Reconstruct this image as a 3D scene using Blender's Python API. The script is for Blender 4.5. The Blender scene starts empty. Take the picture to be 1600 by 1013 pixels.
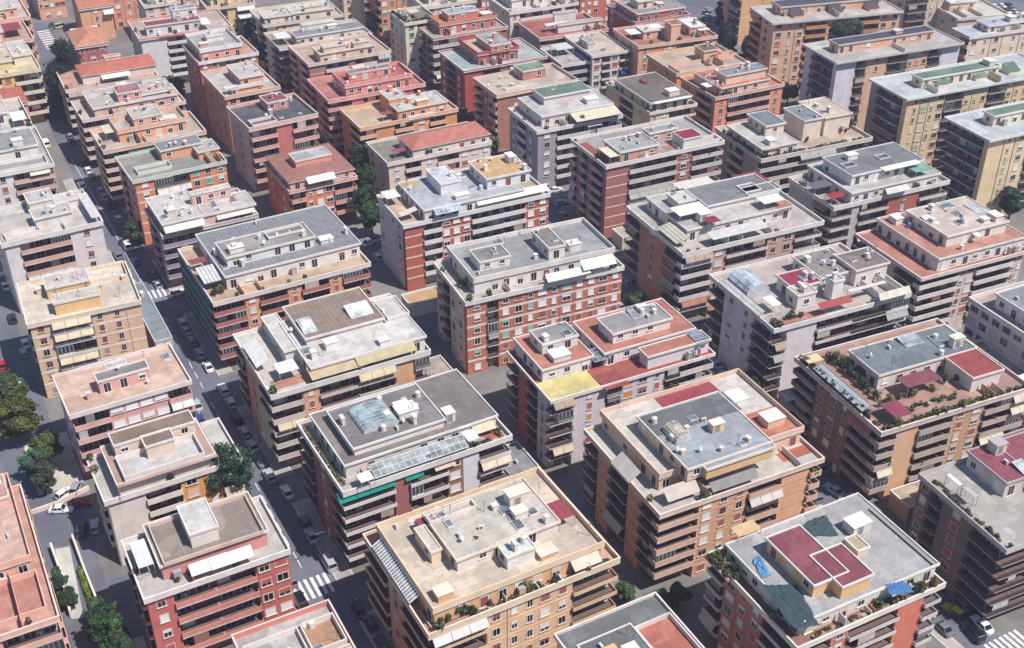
import bpy, math, random
from math import radians, sin, cos, pi
from mathutils import Vector, Matrix

# ------------------------------------------------------------------ camera, sky, sun, exposure
scn = bpy.context.scene
COL = scn.collection
cam_d = bpy.data.cameras.new("camera"); cam = bpy.data.objects.new("camera", cam_d); COL.objects.link(cam)
G, P = radians(28.2), radians(32.46)
_r = Vector((cos(G), -sin(G), 0)); _f = Vector((sin(G) * cos(P), cos(G) * cos(P), -sin(P))); _u = _r.cross(_f)
M = Matrix(((_r.x, _u.x, -_f.x), (_r.y, _u.y, -_f.y), (_r.z, _u.z, -_f.z))).to_4x4()
M.translation = (0, 0, 148)
cam.matrix_world = M
cam_d.sensor_fit = 'HORIZONTAL'; cam_d.sensor_width = 36; cam_d.lens = 36 * 1872 / 1600
cam_d.clip_start = 1; cam_d.clip_end = 6000
scn.camera = cam
SUN = Vector((0.32, -0.54, 1.0)).normalized()
w = bpy.data.worlds.new("World"); scn.world = w; w.use_nodes = True
nt = w.node_tree; nt.nodes.clear()
sky = nt.nodes.new("ShaderNodeTexSky"); sky.sky_type = 'NISHITA'; sky.sun_disc = False
sky.sun_elevation = math.asin(SUN.z); sky.sun_rotation = math.atan2(SUN.x, SUN.y)
sky.air_density = 1.6; sky.dust_density = 0.3; sky.ozone_density = 6.0
bg = nt.nodes.new("ShaderNodeBackground"); bg.inputs[1].default_value = 0.07
wo = nt.nodes.new("ShaderNodeOutputWorld")
nt.links.new(sky.outputs[0], bg.inputs[0]); nt.links.new(bg.outputs[0], wo.inputs[0])
ld = bpy.data.lights.new("sun", 'SUN'); ld.energy = 4.4; ld.angle = radians(0.5); ld.color = (1.0, 0.945, 0.905)
lo = bpy.data.objects.new("sun", ld); COL.objects.link(lo); lo.rotation_euler = SUN.to_track_quat('Z', 'Y').to_euler()
vs = scn.view_settings; vs.view_transform = 'Standard'; vs.look = 'None'; vs.gamma = 1; vs.exposure = 0.50; vs.use_curve_mapping = False
scn.cycles.max_bounces = 6; scn.cycles.diffuse_bounces = 3; scn.cycles.glossy_bounces = 2; scn.cycles.transparent_max_bounces = 4

# ------------------------------------------------------------------ materials
def lin(h):
    h = h.lstrip('#'); c = [int(h[i:i + 2], 16) / 255 for i in (0, 2, 4)]
    g = .3 * c[0] + .55 * c[1] + .15 * c[2]; c = [g + (x - g) * .82 for x in c]
    return [x / 12.92 if x <= .04045 else ((x + .055) / 1.055) ** 2.4 for x in c]
MC = {}
def dim(h, k): return '#' + ''.join('%02x' % int(int(h[i:i + 2], 16) * k) for i in (1, 3, 5))
def mat(hexc, kind='plaster'):
    key = (hexc, kind)
    if key in MC: return MC[key]
    m = bpy.data.materials.new(kind + "_" + hexc.lstrip('#')); MC[key] = m
    m.use_nodes = True; t = m.node_tree; N, L = t.nodes, t.links
    b = N["Principled BSDF"]
    c = lin(hexc)
    if kind in ('plaster', 'brick'): c = [x * .94 + .06 * y for x, y in zip(c, (.62, .44, .36))]; kf = min(1.34, .68 / max(c)); c = [x * kf for x in c]
    if kind in ('roof', 'seam', 'corr'): c = [x * .82 for x in c]
    if kind == 'cloth': c = [x * .8 for x in c]
    b.inputs["Roughness"].default_value = .85
    b.inputs["Specular IOR Level"].default_value = .25
    geo = N.new("ShaderNodeNewGeometry")
    def noise(scale, detail=3, rough=.55, vec=None, stretch=None):
        n = N.new("ShaderNodeTexNoise"); n.inputs["Scale"].default_value = scale; n.inputs["Detail"].default_value = detail; n.inputs["Roughness"].default_value = rough
        src = vec or geo.outputs["Position"]
        if stretch:
            mp = N.new("ShaderNodeMapping"); mp.inputs["Scale"].default_value = stretch; L.new(src, mp.inputs[0]); src = mp.outputs[0]
        L.new(src, n.inputs["Vector"]); return n.outputs["Fac"]
    def ramp(fac, a, bb, c0, c1):
        r = N.new("ShaderNodeMapRange"); r.inputs[1].default_value = a; r.inputs[2].default_value = bb; r.inputs[3].default_value = c0; r.inputs[4].default_value = c1
        L.new(fac, r.inputs[0]); return r.outputs[0]
    def mix(fac, ca, cb, mode='MIX'):
        x = N.new("ShaderNodeMix"); x.data_type = 'RGBA'; x.blend_type = mode
        if isinstance(fac, (int, float)): x.inputs[0].default_value = fac
        else: L.new(fac, x.inputs[0])
        for i, v in ((6, ca), (7, cb)):
            if isinstance(v, (list, tuple)): x.inputs[i].default_value = (*v[:3], 1)
            else: L.new(v, x.inputs[i])
        return x.outputs[2]
    def sc(k): return [min(1, x * k) for x in c]
    def bump(h, s=.3, d=.05):
        bp = N.new("ShaderNodeBump"); bp.inputs["Strength"].default_value = s; bp.inputs["Distance"].default_value = d
        L.new(h, bp.inputs["Height"]); L.new(bp.outputs[0], b.inputs["Normal"])
    grime = (.16, .15, .15)
    if kind == 'plaster':
        o = mix(ramp(noise(.35), .35, .68, 0, 1), sc(1.06), sc(.86))
        o = mix(ramp(noise(1.0, 4, .6, None, (1.3, 1.3, .12)), .56, .74, 0, .42), o, [x * .55 + .03 for x in c])
        o = mix(ramp(noise(6, 3, .7), .3, .7, 0, .22), o, sc(.72))
        bump(noise(9, 2), .15, .03)
    elif kind == 'brick':
        o = mix(ramp(noise(.5), .35, .68, 0, 1), sc(1.08), sc(.84))
        bt = N.new("ShaderNodeTexBrick"); bt.inputs["Scale"].default_value = 3.2; bt.inputs["Mortar Size"].default_value = .03
        bt.inputs["Color1"].default_value = (*sc(1.1), 1); bt.inputs["Color2"].default_value = (*sc(.85), 1); bt.inputs["Mortar"].default_value = (*[x * .7 + .08 for x in c], 1)
        sx = N.new("ShaderNodeSeparateXYZ"); L.new(geo.outputs["Position"], sx.inputs[0])
        ad = N.new("ShaderNodeMath"); L.new(sx.outputs[0], ad.inputs[0]); L.new(sx.outputs[1], ad.inputs[1])
        cb = N.new("ShaderNodeCombineXYZ"); L.new(ad.outputs[0], cb.inputs[0]); L.new(sx.outputs[2], cb.inputs[1]); L.new(cb.outputs[0], bt.inputs["Vector"])
        o = mix(.45, o, bt.outputs["Color"])
        o = mix(ramp(noise(1.0, 4, .6, None, (1.3, 1.3, .12)), .58, .76, 0, .4), o, sc(.6))
    elif kind == 'roof':
        o = mix(ramp(noise(.16, 4, .6), .36, .62, 0, 1), sc(1.08), [x * .78 + .004 for x in c])
        vo = N.new("ShaderNodeTexVoronoi"); vo.distance = 'CHEBYCHEV'; vo.inputs["Scale"].default_value = .16; L.new(geo.outputs["Position"], vo.inputs["Vector"])
        sp_ = N.new("ShaderNodeSeparateColor"); L.new(vo.outputs["Color"], sp_.inputs[0])
        o = mix(ramp(sp_.outputs[0], .45, .8, 0, .55), o, [x * .6 for x in c])
        o = mix(ramp(sp_.outputs[1], .6, .9, 0, .5), o, [min(1, x * 1.18 + .04) for x in c])
        o = mix(ramp(noise(.28, 6, .72), .52, .57, 0, .5), o, [x * .55 + .01 for x in c])
        o = mix(ramp(noise(.8, 5, .75, None, (.35, 1.6, 1)), .57, .63, 0, .45), o, [x * .5 + .03 for x in c])
        o = mix(ramp(noise(.33, 6, .7, None, (1, 1, 3)), .36, .42, .35, 0), o, [min(1, x * 1.12 + .05) for x in c])
        o = mix(ramp(noise(.5, 5, .68), .50, .68, 0, .6), o, [x * .52 + .02 for x in c])
        o = mix(ramp(noise(1.3, 4, .65), .62, .70, 0, .62), o, [x * .32 + .02 for x in c])
        o = mix(ramp(noise(.9, 3, .6, None, (1, .25, 1)), .60, .72, 0, .35), o, [min(1, x * 1.15 + .06) for x in c])
        o = mix(ramp(noise(11, 3, .8), .3, .7, 0, .25), o, sc(.72))
        tc = N.new("ShaderNodeTexCoord"); bt = N.new("ShaderNodeTexBrick"); bt.offset = .37; bt.inputs["Scale"].default_value = 1; bt.inputs["Brick Width"].default_value = 7.0; bt.inputs["Row Height"].default_value = 1.05; bt.inputs["Mortar Size"].default_value = .03; bt.inputs["Mortar Smooth"].default_value = .6
        L.new(tc.outputs["Object"], bt.inputs["Vector"]); bt.inputs["Color1"].default_value = (0, 0, 0, 1); bt.inputs["Color2"].default_value = (.18, .18, .18, 1); bt.inputs["Mortar"].default_value = (.55, .55, .55, 1)
        o = mix(bt.outputs["Color"], o, [x * .5 for x in c])
        bump(noise(5, 4), .2, .05)
    elif kind in ('tile', 'corr', 'seam'):
        tc = N.new("ShaderNodeTexCoord")
        wv = N.new("ShaderNodeTexWave"); wv.bands_direction = 'X'; wv.inputs["Scale"].default_value = {'tile': 1.1, 'corr': .8, 'seam': .32}[kind]; wv.inputs["Distortion"].default_value = .15 if kind == 'tile' else 0
        L.new(tc.outputs["Object"], wv.inputs[0])
        o = mix(ramp(noise(.6, 4), .35, .65, 0, 1), sc(1.1), sc(.8))
        o = mix(ramp(noise(7, 3, .75), .42, .7, 0, .55), o, [x * .62 for x in c])
        o = mix(ramp(wv.outputs["Fac"], 0, .35 if kind != 'seam' else .12, .55, 0), o, sc(.55))
        bump(wv.outputs["Fac"], .6, .08)
        if kind != 'tile': b.inputs["Roughness"].default_value = .5
    elif kind == 'cloth':
        o = mix(ramp(noise(.7, 3), .35, .65, 0, 1), sc(1.05), sc(.86))
        o = mix(ramp(noise(8, 2), .4, .7, 0, .2), o, sc(.75))
        b.inputs["Roughness"].default_value = .9
    elif kind == 'glass':
        o = mix(ramp(noise(.45, 2), .35, .65, 0, 1), sc(1.5), sc(.6)); b.inputs["Roughness"].default_value = .08; b.inputs["Specular IOR Level"].default_value = .6
    elif kind == 'paint':
        o = mix(ramp(noise(2.5, 3), .4, .7, 0, .35), c, sc(.75)); b.inputs["Roughness"].default_value = .28; b.inputs["Specular IOR Level"].default_value = .5
        b.inputs["Coat Weight"].default_value = .4
    elif kind == 'metal':
        o = mix(ramp(noise(1.5, 3), .4, .7, 0, 1), sc(1.1), sc(.75)); b.inputs["Roughness"].default_value = .45; b.inputs["Metallic"].default_value = .35
    elif kind == 'leaf':
        c = [x * .52 for x in c]
        oi = N.new("ShaderNodeObjectInfo")
        o = mix(ramp(noise(.55, 2), .35, .68, 0, 1), sc(1.7), sc(.5)); o = mix(ramp(noise(5, 2), .35, .65, 0, 1), o, [c[0] * 1.9, c[1] * 1.6, c[2] * .9]) if False else mix(ramp(noise(4, 2), .35, .68, 0, .6), o, [c[0] * 2.0, c[1] * 1.8, c[2] * 1.0])
        b.inputs["Roughness"].default_value = .6
    elif kind == 'ground':
        o = mix(ramp(noise(.05, 4), .38, .62, 0, 1), sc(1.18), sc(.8))
        o = mix(ramp(noise(.35, 5, .65), .5, .68, 0, .55), o, [x * .66 for x in c])
        o = mix(ramp(noise(.22, 4, .6, None, (1, .15, 1)), .56, .68, 0, .4), o, [x * 1.45 for x in c])
        o = mix(ramp(noise(14, 3, .8), .3, .7, 0, .35), o, sc(.7))
        bump(noise(8, 4), .25, .03)
    elif kind == 'mark':
        o = mix(ramp(noise(2.2, 5, .7), .48, .68, 0, .75), c, [.09, .09, .1])
    else:
        o = mix(ramp(noise(3, 3), .4, .7, 0, .4), sc(1.03), sc(.82))
    L.new(o, b.inputs["Base Color"])
    return m

# ------------------------------------------------------------------ mesh helpers
class MB:
    def __init__(s): s.v = []; s.f = []; s.i = []; s.m = []; s.sm = []
    def mi(s, m):
        if m not in s.m: s.m.append(m)
        return s.m.index(m)
    def add(s, vs, fs, m, smooth=False):
        k = len(s.v); s.v += [tuple(p) for p in vs]; i = s.mi(m)
        for f in fs: s.f.append([k + a for a in f]); s.i.append(i); s.sm.append(smooth)
    def box(s, x0, x1, y0, y1, z0, z1, m):
        if x1 - x0 < 1e-4 or y1 - y0 < 1e-4 or z1 - z0 < 1e-4: return
        s.add([(x0, y0, z0), (x1, y0, z0), (x1, y1, z0), (x0, y1, z0), (x0, y0, z1), (x1, y0, z1), (x1, y1, z1), (x0, y1, z1)],
              [(0, 3, 2, 1), (4, 5, 6, 7), (0, 1, 5, 4), (1, 2, 6, 5), (2, 3, 7, 6), (3, 0, 4, 7)], m)
    def hexa(s, b, t, m):
        s.add(list(b) + list(t), [(0, 3, 2, 1), (4, 5, 6, 7), (0, 1, 5, 4), (1, 2, 6, 5), (2, 3, 7, 6), (3, 0, 4, 7)], m)
    def ring(s, x0, x1, y0, y1, z0, z1, t, m):
        s.box(x0, x1, y0, y0 + t, z0, z1, m); s.box(x0, x1, y1 - t, y1, z0, z1, m)
        s.box(x0, x0 + t, y0 + t, y1 - t, z0, z1, m); s.box(x1 - t, x1, y0 + t, y1 - t, z0, z1, m)
    def cyl(s, a, b, r, m, n=8, r2=None):
        a, b = Vector(a), Vector(b); d = (b - a).normalized(); q = d.to_track_quat('Z', 'Y'); r2 = r if r2 is None else r2
        A = [a + q @ Vector((r * cos(2 * pi * k / n), r * sin(2 * pi * k / n), 0)) for k in range(n)]
        B = [b + q @ Vector((r2 * cos(2 * pi * k / n), r2 * sin(2 * pi * k / n), 0)) for k in range(n)]
        s.add(A + B, [(k, (k + 1) % n, n + (k + 1) % n, n + k) for k in range(n)], m, True)
        s.add(A + B, [tuple(range(n - 1, -1, -1)), tuple(range(n, 2 * n))], m)
    def mesh(s, name):
        me = bpy.data.meshes.new(name); me.from_pydata(s.v, [], s.f)
        for m in s.m: me.materials.append(m)
        me.polygons.foreach_set("material_index", s.i); me.polygons.foreach_set("use_smooth", s.sm); me.update()
        return me
def link(name, me, parent=None, loc=(0, 0, 0), rz=0):
    o = bpy.data.objects.new(name, me); COL.objects.link(o)
    if parent: o.parent = parent
    o.location = loc; o.rotation_euler[2] = rz
    return o
def tag(o, label=None, cat=None, group=None, kind=None):
    for k, v in (("label", label), ("category", cat), ("group", group), ("kind", kind)):
        if v: o[k] = v
    return o

CACHE = {}
DARK = '#1b1c22'
def window_meshes(wd, ht, fcol, scol, closed):
    """frame and pane of a window that faces -Y; origin at the middle of its foot, on the wall face"""
    k = ('win', wd, ht, fcol); kp = ('pane', wd, ht, fcol, scol, closed)
    if k not in CACHE:
        b = MB(); fm = mat(fcol, 'plaster'); h = wd / 2
        b.box(-h - .12, -h, -.07, 0, 0, ht, fm); b.box(h, h + .12, -.07, 0, 0, ht, fm)
        b.box(-h - .12, h + .12, -.07, 0, ht, ht + .12, fm); b.box(-h - .2, h + .2, -.2, 0, -.12, 0, fm)
        CACHE[k] = b.mesh('window')
    if kp not in CACHE:
        b = MB(); g = mat(DARK, 'glass'); h = wd / 2; zc = ht * (1 - closed)
        if zc > .05:
            b.box(-h, h, -.02, 0, 0, zc, g)
            wm = mat('#d8d4d0', 'plaster'); b.box(-.035, .035, -.035, -.02, 0, zc, wm); b.box(-h, -h + .06, -.035, -.02, 0, zc, wm); b.box(h - .06, h, -.035, -.02, 0, zc, wm)
        if closed > .02: b.box(-h, h, -.045, 0, max(zc, 0) + .001, ht, mat(scol, 'seam2'))
        CACHE[kp] = b.mesh('pane' if closed < .5 else 'shutter')
    return CACHE[k], CACHE[kp]
def balcony_meshes(L, r, out, par, slab, rail, endl, endr, rcol='#5a5658'):
    if rail == 'r': par = rcol
    """slab reaching from the recess (y = r) to y = -out, with a parapet; x from 0 to L"""
    k = ('balc', round(L, 2), r, out, par,  slab, rail, endl, endr)
    if k in CACHE: return CACHE[k]
    b = MB(); b.box(0, L, -out, r, -.2, 0, mat(dim(slab, .92), 'plaster')); b.box(.02, L - .02, -out + .05, r - .01, .001, .008, mat('#7a6258', 'cloth'))  # dark tile sheet on the slab top, toned to imitate a shaded floor
    p = MB(); pm = mat(dim(par, .9), 'plaster'); t = .1
    if rail == 's':
        p.box(0, L, -out, -out + t, .003, .95, pm)
        if endl: p.box(0, t, -out + t, r if endl == 2 else 0, .003, .95, pm)
        if endr: p.box(L - t, L, -out + t, r if endr == 2 else 0, .003, .95, pm)
    elif rail == 'f':
        p.box(0, L, -out, -out + t, .003, .5, pm); mm = mat('#5d5a5c', 'metal'); p.box(0, L, -out + .02, -out + .07, .92, .98, mm)
        n = max(2, int(L / .9))
        for i in range(n + 1): x = i * (L - .04) / n; p.box(x, x + .04, -out + .03, -out + .06, .5, .92, mm)
        if endl: p.box(0, t, -out + t, r if endl == 2 else 0, .003, .5, pm)
        if endr: p.box(L - t, L, -out + t, r if endr == 2 else 0, .003, .5, pm)
    else:
        mm = mat(par, 'metal'); n = max(3, int(L / .13))
        p.box(0, L, -out, -out + .06, .94, 1.0, mm); p.box(0, L, -out, -out + .05, .06, .1, mm)
        for i in range(n + 1): x = i * (L - .03) / n; p.box(x, x + .045, -out + .01, -out + .04, .1, .94, mm)
        if endl: p.box(0, .06, -out + .06, r if endl == 2 else 0, .94, 1.0, mm)
        if endr: p.box(L - .06, L, -out + .06, r if endr == 2 else 0, .94, 1.0, mm)
    CACHE[k] = (b.mesh('balcony'), p.mesh('railing'))
    return CACHE[k]
def awning_mesh(L, col):
    k = ('awn', round(L, 1), col)
    if k not in CACHE:
        b = MB(); m = mat(col, 'cloth'); m2 = mat('#cfcac4', 'metal')
        x = 0; n = max(1, round(L / 2.6)); st = L / n
        for i in range(n):
            a, c = i * st + .04, (i + 1) * st - .04
            b.hexa([(a, -.8, -1.05), (c, -.8, -1.05), (c, .0, -.04), (a, .0, -.04)], [(a, -.8, -1.0), (c, -.8, -1.0), (c, .0, 0), (a, .0, 0)], m)
            b.box(a, c, -.81, -.78, -1.2, -1.05, m)
        CACHE[k] = b.mesh('awning')
    return CACHE[k]
def blind_mesh(w_, h_, col):
    k = ('blind', round(w_, 1), h_, col)
    if k not in CACHE:
        b = MB(); m = mat(col, 'cloth'); b.box(0, w_, -.02, .02, -h_, 0, m); b.box(0, w_, -.035, .035, -h_ - .06, -h_, mat('#9c9690', 'metal')); CACHE[k] = b.mesh('blind')
    return CACHE[k]
def ac_mesh():
    if 'ac' not in CACHE:
        b = MB(); m = mat('#cfccc8', 'metal'); b.box(-.42, .42, -.16, .16, .1, .7, m); b.cyl((-.1, -.17, .4), (-.1, -.185, .4), .22, mat('#4c4c4e', 'metal'), 10); b.box(-.38, -.3, -.14, .14, 0, .1, m); b.box(.3, .38, -.14, .14, 0, .1, m)
        CACHE['ac'] = b.mesh('air_conditioner')
    return CACHE['ac']
def veranda_mesh(w_, h_, dep, col):
    k = ('ver', round(w_, 1), round(h_, 1), dep, col)
    if k not in CACHE:
        b = MB(); m = mat(col, 'plaster'); g = mat('#3b444c', 'glass'); n = max(2, round(w_ / .8))
        b.box(0, w_, 0, .06, 0, .85, m); b.box(0, w_, 0, .06, h_ - .2, h_, m); b.box(.03, w_ - .03, .02, .04, .85, h_ - .2, g)
        for i in range(n + 1): x = (w_ - .07) * i / n; b.box(x, x + .07, -.004, .064, .85, h_ - .2, m)
        for x in (0, w_ - .06): b.box(x, x + .06, .065, dep, 0, h_, m)
        CACHE[k] = b.mesh('veranda')
    return CACHE[k]
def shrub_mesh(i):
    k = ('shrub', i)
    if k not in CACHE:
        rng = random.Random(70 + i); b = MB(); lm = mat(['#2f4a26', '#3e5228', '#56602f', '#26402a', '#6b6a34'][i % 5], 'leaf')
        pot = mat(['#b0674a', '#cfc8bf', '#8f5f4a'][i % 3], 'plaster')
        b.cyl((0, 0, 0), (0, 0, .4), .2, pot, 8, .27)
        leaves(b, rng, (0, 0, .85), (.5, .5, .6), 70, .16, lm)
        CACHE[k] = b.mesh('potted_plant')
    return CACHE[k]
def leaves(b, rng, c, r, n, size, m):
    vs, fs = [], []
    for _ in range(n):
        while True:
            d = Vector((rng.uniform(-1, 1), rng.uniform(-1, 1), rng.uniform(-1, 1)))
            if d.length < 1 and rng.random() < d.length ** 1.3 + .1: break
        p = Vector((c[0] + d.x * r[0], c[1] + d.y * r[1], c[2] + d.z * r[2]))
        nrm = (d + Vector((rng.uniform(-.8, .8), rng.uniform(-.8, .8), rng.uniform(-.3, 1)))).normalized()
        q = nrm.to_track_quat('Z', 'Y'); s = size * rng.uniform(.6, 1.4); a = rng.uniform(0, 6.3)
        k = len(vs)
        for t, rr in ((0, 1.2), (1.45, .7), (3.14, 1.1), (4.6, .75)):
            vs.append(p + q @ Vector((cos(a + t) * s * rr, sin(a + t) * s * rr, 0)))
        fs.append((k, k + 1, k + 2, k + 3))
    b.add(vs, fs, m)

# ------------------------------------------------------------------ roof pieces
def box_windows(parent, u0, u1, v0, v1, zb, zt, fcol, rng, front=True, left=True, door=.5):
    hh = zt - zb
    if hh < 1.9: return
    for face in ('f', 'l'):
        if (face == 'f' and not front) or (face == 'l' and not left): continue
        Ln = (u1 - u0) if face == 'f' else (v1 - v0)
        n = int(Ln / 2.9)
        for i in range(n):
            c = Ln * (i + .5) / n + rng.uniform(-.3, .3)
            if rng.random() < .16: continue
            if rng.random() < door: wd, ht, z = 1.3, 2.05, zb + .08
            else: wd, ht, z = 1.2, 1.15, zb + .95
            if z + ht > zt - .25: ht = zt - .25 - z
            if ht < .6: continue
            ht = round(ht, 1)
            f, p = window_meshes(wd, ht, fcol, rng.choice(['#d9d3cc', '#8f4a42', '#cdb79e']), rng.choice([0, 0, 0, .4, 1]))
            loc, rz = ((u0 + c, v0, z), 0) if face == 'f' else ((u0, v0 + c, z), -pi / 2)
            o = link('window', f, parent, loc, rz); link(p.name.split('.')[0], p, o)
def antenna(root, u, v, z, rng):
    b = MB(); m = mat('#8a8785', 'metal'); h = rng.uniform(2, 3.6)
    b.cyl((0, 0, 0), (0, 0, h), .045, m, 5)
    for k in range(rng.randint(2, 4)):
        zz = h - .15 - .3 * k; l = rng.uniform(.4, .8); a = rng.uniform(0, 3.1)
        b.cyl((-l * cos(a), -l * sin(a), zz), (l * cos(a), l * sin(a), zz), .03, m, 4)
    link('antenna', b.mesh('antenna'), root, (u, v, z))
def dish(root, u, v, z, rng):
    b = MB(); m = mat('#e4e2df', 'metal'); b.cyl((0, 0, 0), (0, 0, .8), .03, m, 5)
    d = Vector((.6, -.6, .5)).normalized(); q = d.to_track_quat('Z', 'Y'); c = Vector((0, 0, .9))
    vs = [c]; n = 10
    for rr, dz in ((.22, .03), (.42, .11)):
        for k in range(n): vs.append(c + q @ Vector((rr * cos(k * 2 * pi / n), rr * sin(k * 2 * pi / n), dz)))
    fs = [(0, 1 + k, 1 + (k + 1) % n) for k in range(n)] + [(1 + k, 1 + n + k, 1 + n + (k + 1) % n, 1 + (k + 1) % n) for k in range(n)]
    b.add(vs, fs, m, True); b.cyl(c, c + d * .45, .02, m, 4)
    link('satellite_dish', b.mesh('satellite_dish'), root, (u, v, z))
def clutter(root, u0, u1, v0, v1, z, rng, wall, dens=1.0):
    A = (u1 - u0) * (v1 - v0); n = int(A / 17 * dens + rng.random())
    ins = .6
    if u1 - u0 < 2 or v1 - v0 < 2: return
    for _ in range(min(n, 16)):
        u, v = rng.uniform(u0 + ins, u1 - ins), rng.uniform(v0 + ins, v1 - ins); k = rng.random()
        if k < .24:
            b = MB(); s, s2, h = rng.uniform(.25, .5), rng.uniform(.25, .7), rng.uniform(.7, 1.5); m = mat(wall, 'plaster')
            b.box(-s, s, -s2, s2, 0, h, m); b.box(-s - .1, s + .1, -s2 - .1, s2 + .1, h + .12, h + .2, mat('#b9b0a8', 'plaster'))
            b.box(-s + .04, s - .04, -s2 + .04, s2 - .04, h, h + .12, mat('#3a3635', 'plaster'))
            link('chimney', b.mesh('chimney'), root, (u, v, z))
        elif k < .50: antenna(root, u, v, z, rng)
        elif k < .62: dish(root, u, v, z, rng)
        elif k < .74:
            b = MB(); m = mat('#dddad6', 'metal'); b.box(-.45, .45, -.18, .18, .12, .75, m); b.cyl((-.1, -.19, .43), (-.1, -.2, .43), .24, mat('#4c4c4e', 'metal'), 10)
            b.box(-.4, -.3, -.16, .16, 0, .12, m); b.box(.3, .4, -.16, .16, 0, .12, m)
            link('air_conditioner', b.mesh('air_conditioner'), root, (u, v, z), rng.choice([0, -pi / 2]))
        elif k < .84:
            b = MB(); m = mat(rng.choice(['#c9ccd0', '#5d7fa8', '#d5cdc4']), 'paint'); b.cyl((0, 0, .1), (0, 0, 1.15), .5, m, 12); b.cyl((0, 0, 1.15), (0, 0, 1.28), .5, m, 12, .2)
            b.box(-.45, .45, -.45, .45, 0, .1, mat('#8c8884', 'plaster'))
            link('water_tank', b.mesh('water_tank'), root, (u, v, z))
        else:
            b = MB(); m = mat('#cfcac5', 'plaster'); a, c = rng.uniform(.5, .9), rng.uniform(.5, 1.2); b.box(-a, a, -c, c, 0, .3, m); b.box(-a + .1, a - .1, -c + .1, c - .1, .3, .36, mat('#5d6a74', 'glass'))
            link('roof_hatch', b.mesh('roof_hatch'), root, (u, v, z))
def panel_sloped(name, root, u0, u1, v0, v1, zlo, zhi, m, low, posts=True, ribs=None, rec=None, rw=.08):
    """a sheet with one low edge: low in 'f','l','n' (front, left, flat)"""
    b = MB(); t = .06
    z = lambda u, v: zhi if low == 'n' else (zlo + (zhi - zlo) * ((v - v0) / (v1 - v0) if low == 'f' else (u - u0) / (u1 - u0)))
    def quad(a, c, d, e, mm, dz=0, th=t):
        b.hexa([(a, d, z(a, d) + dz - th), (c, d, z(c, d) + dz - th), (c, e, z(c, e) + dz - th), (a, e, z(a, e) + dz - th)], [(a, d, z(a, d) + dz), (c, d, z(c, d) + dz), (c, e, z(c, e) + dz), (a, e, z(a, e) + dz)], mm)
    quad(u0, u1, v0, v1, m)
    if ribs:
        n = max(2, int((u1 - u0) / ribs[1]))
        for i in range(n + 1): x = u0 + (u1 - u0 - .08) * i / n; quad(x, x + .08, v0, v1, ribs[0], .035, .034)
        n = max(1, int((v1 - v0) / ribs[2]))
        for i in range(n + 1): y = v0 + (v1 - v0 - rw) * i / n; quad(u0, u1, y, y + rw, ribs[0], .047, .046)
    if posts and rec is not None:
        pm = mat('#b8b2ac', 'metal')
        for (x, y) in ((u0 + .05, v0 + .05), (u1 - .05, v0 + .05), (u0 + .05, v1 - .05), (u1 - .05, v1 - .05)):
            b.box(x - .04, x + .04, y - .04, y + .04, rec, z(x, y) - t, pm)
    return link(name, b.mesh(name), root)
CNT = [0]
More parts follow.
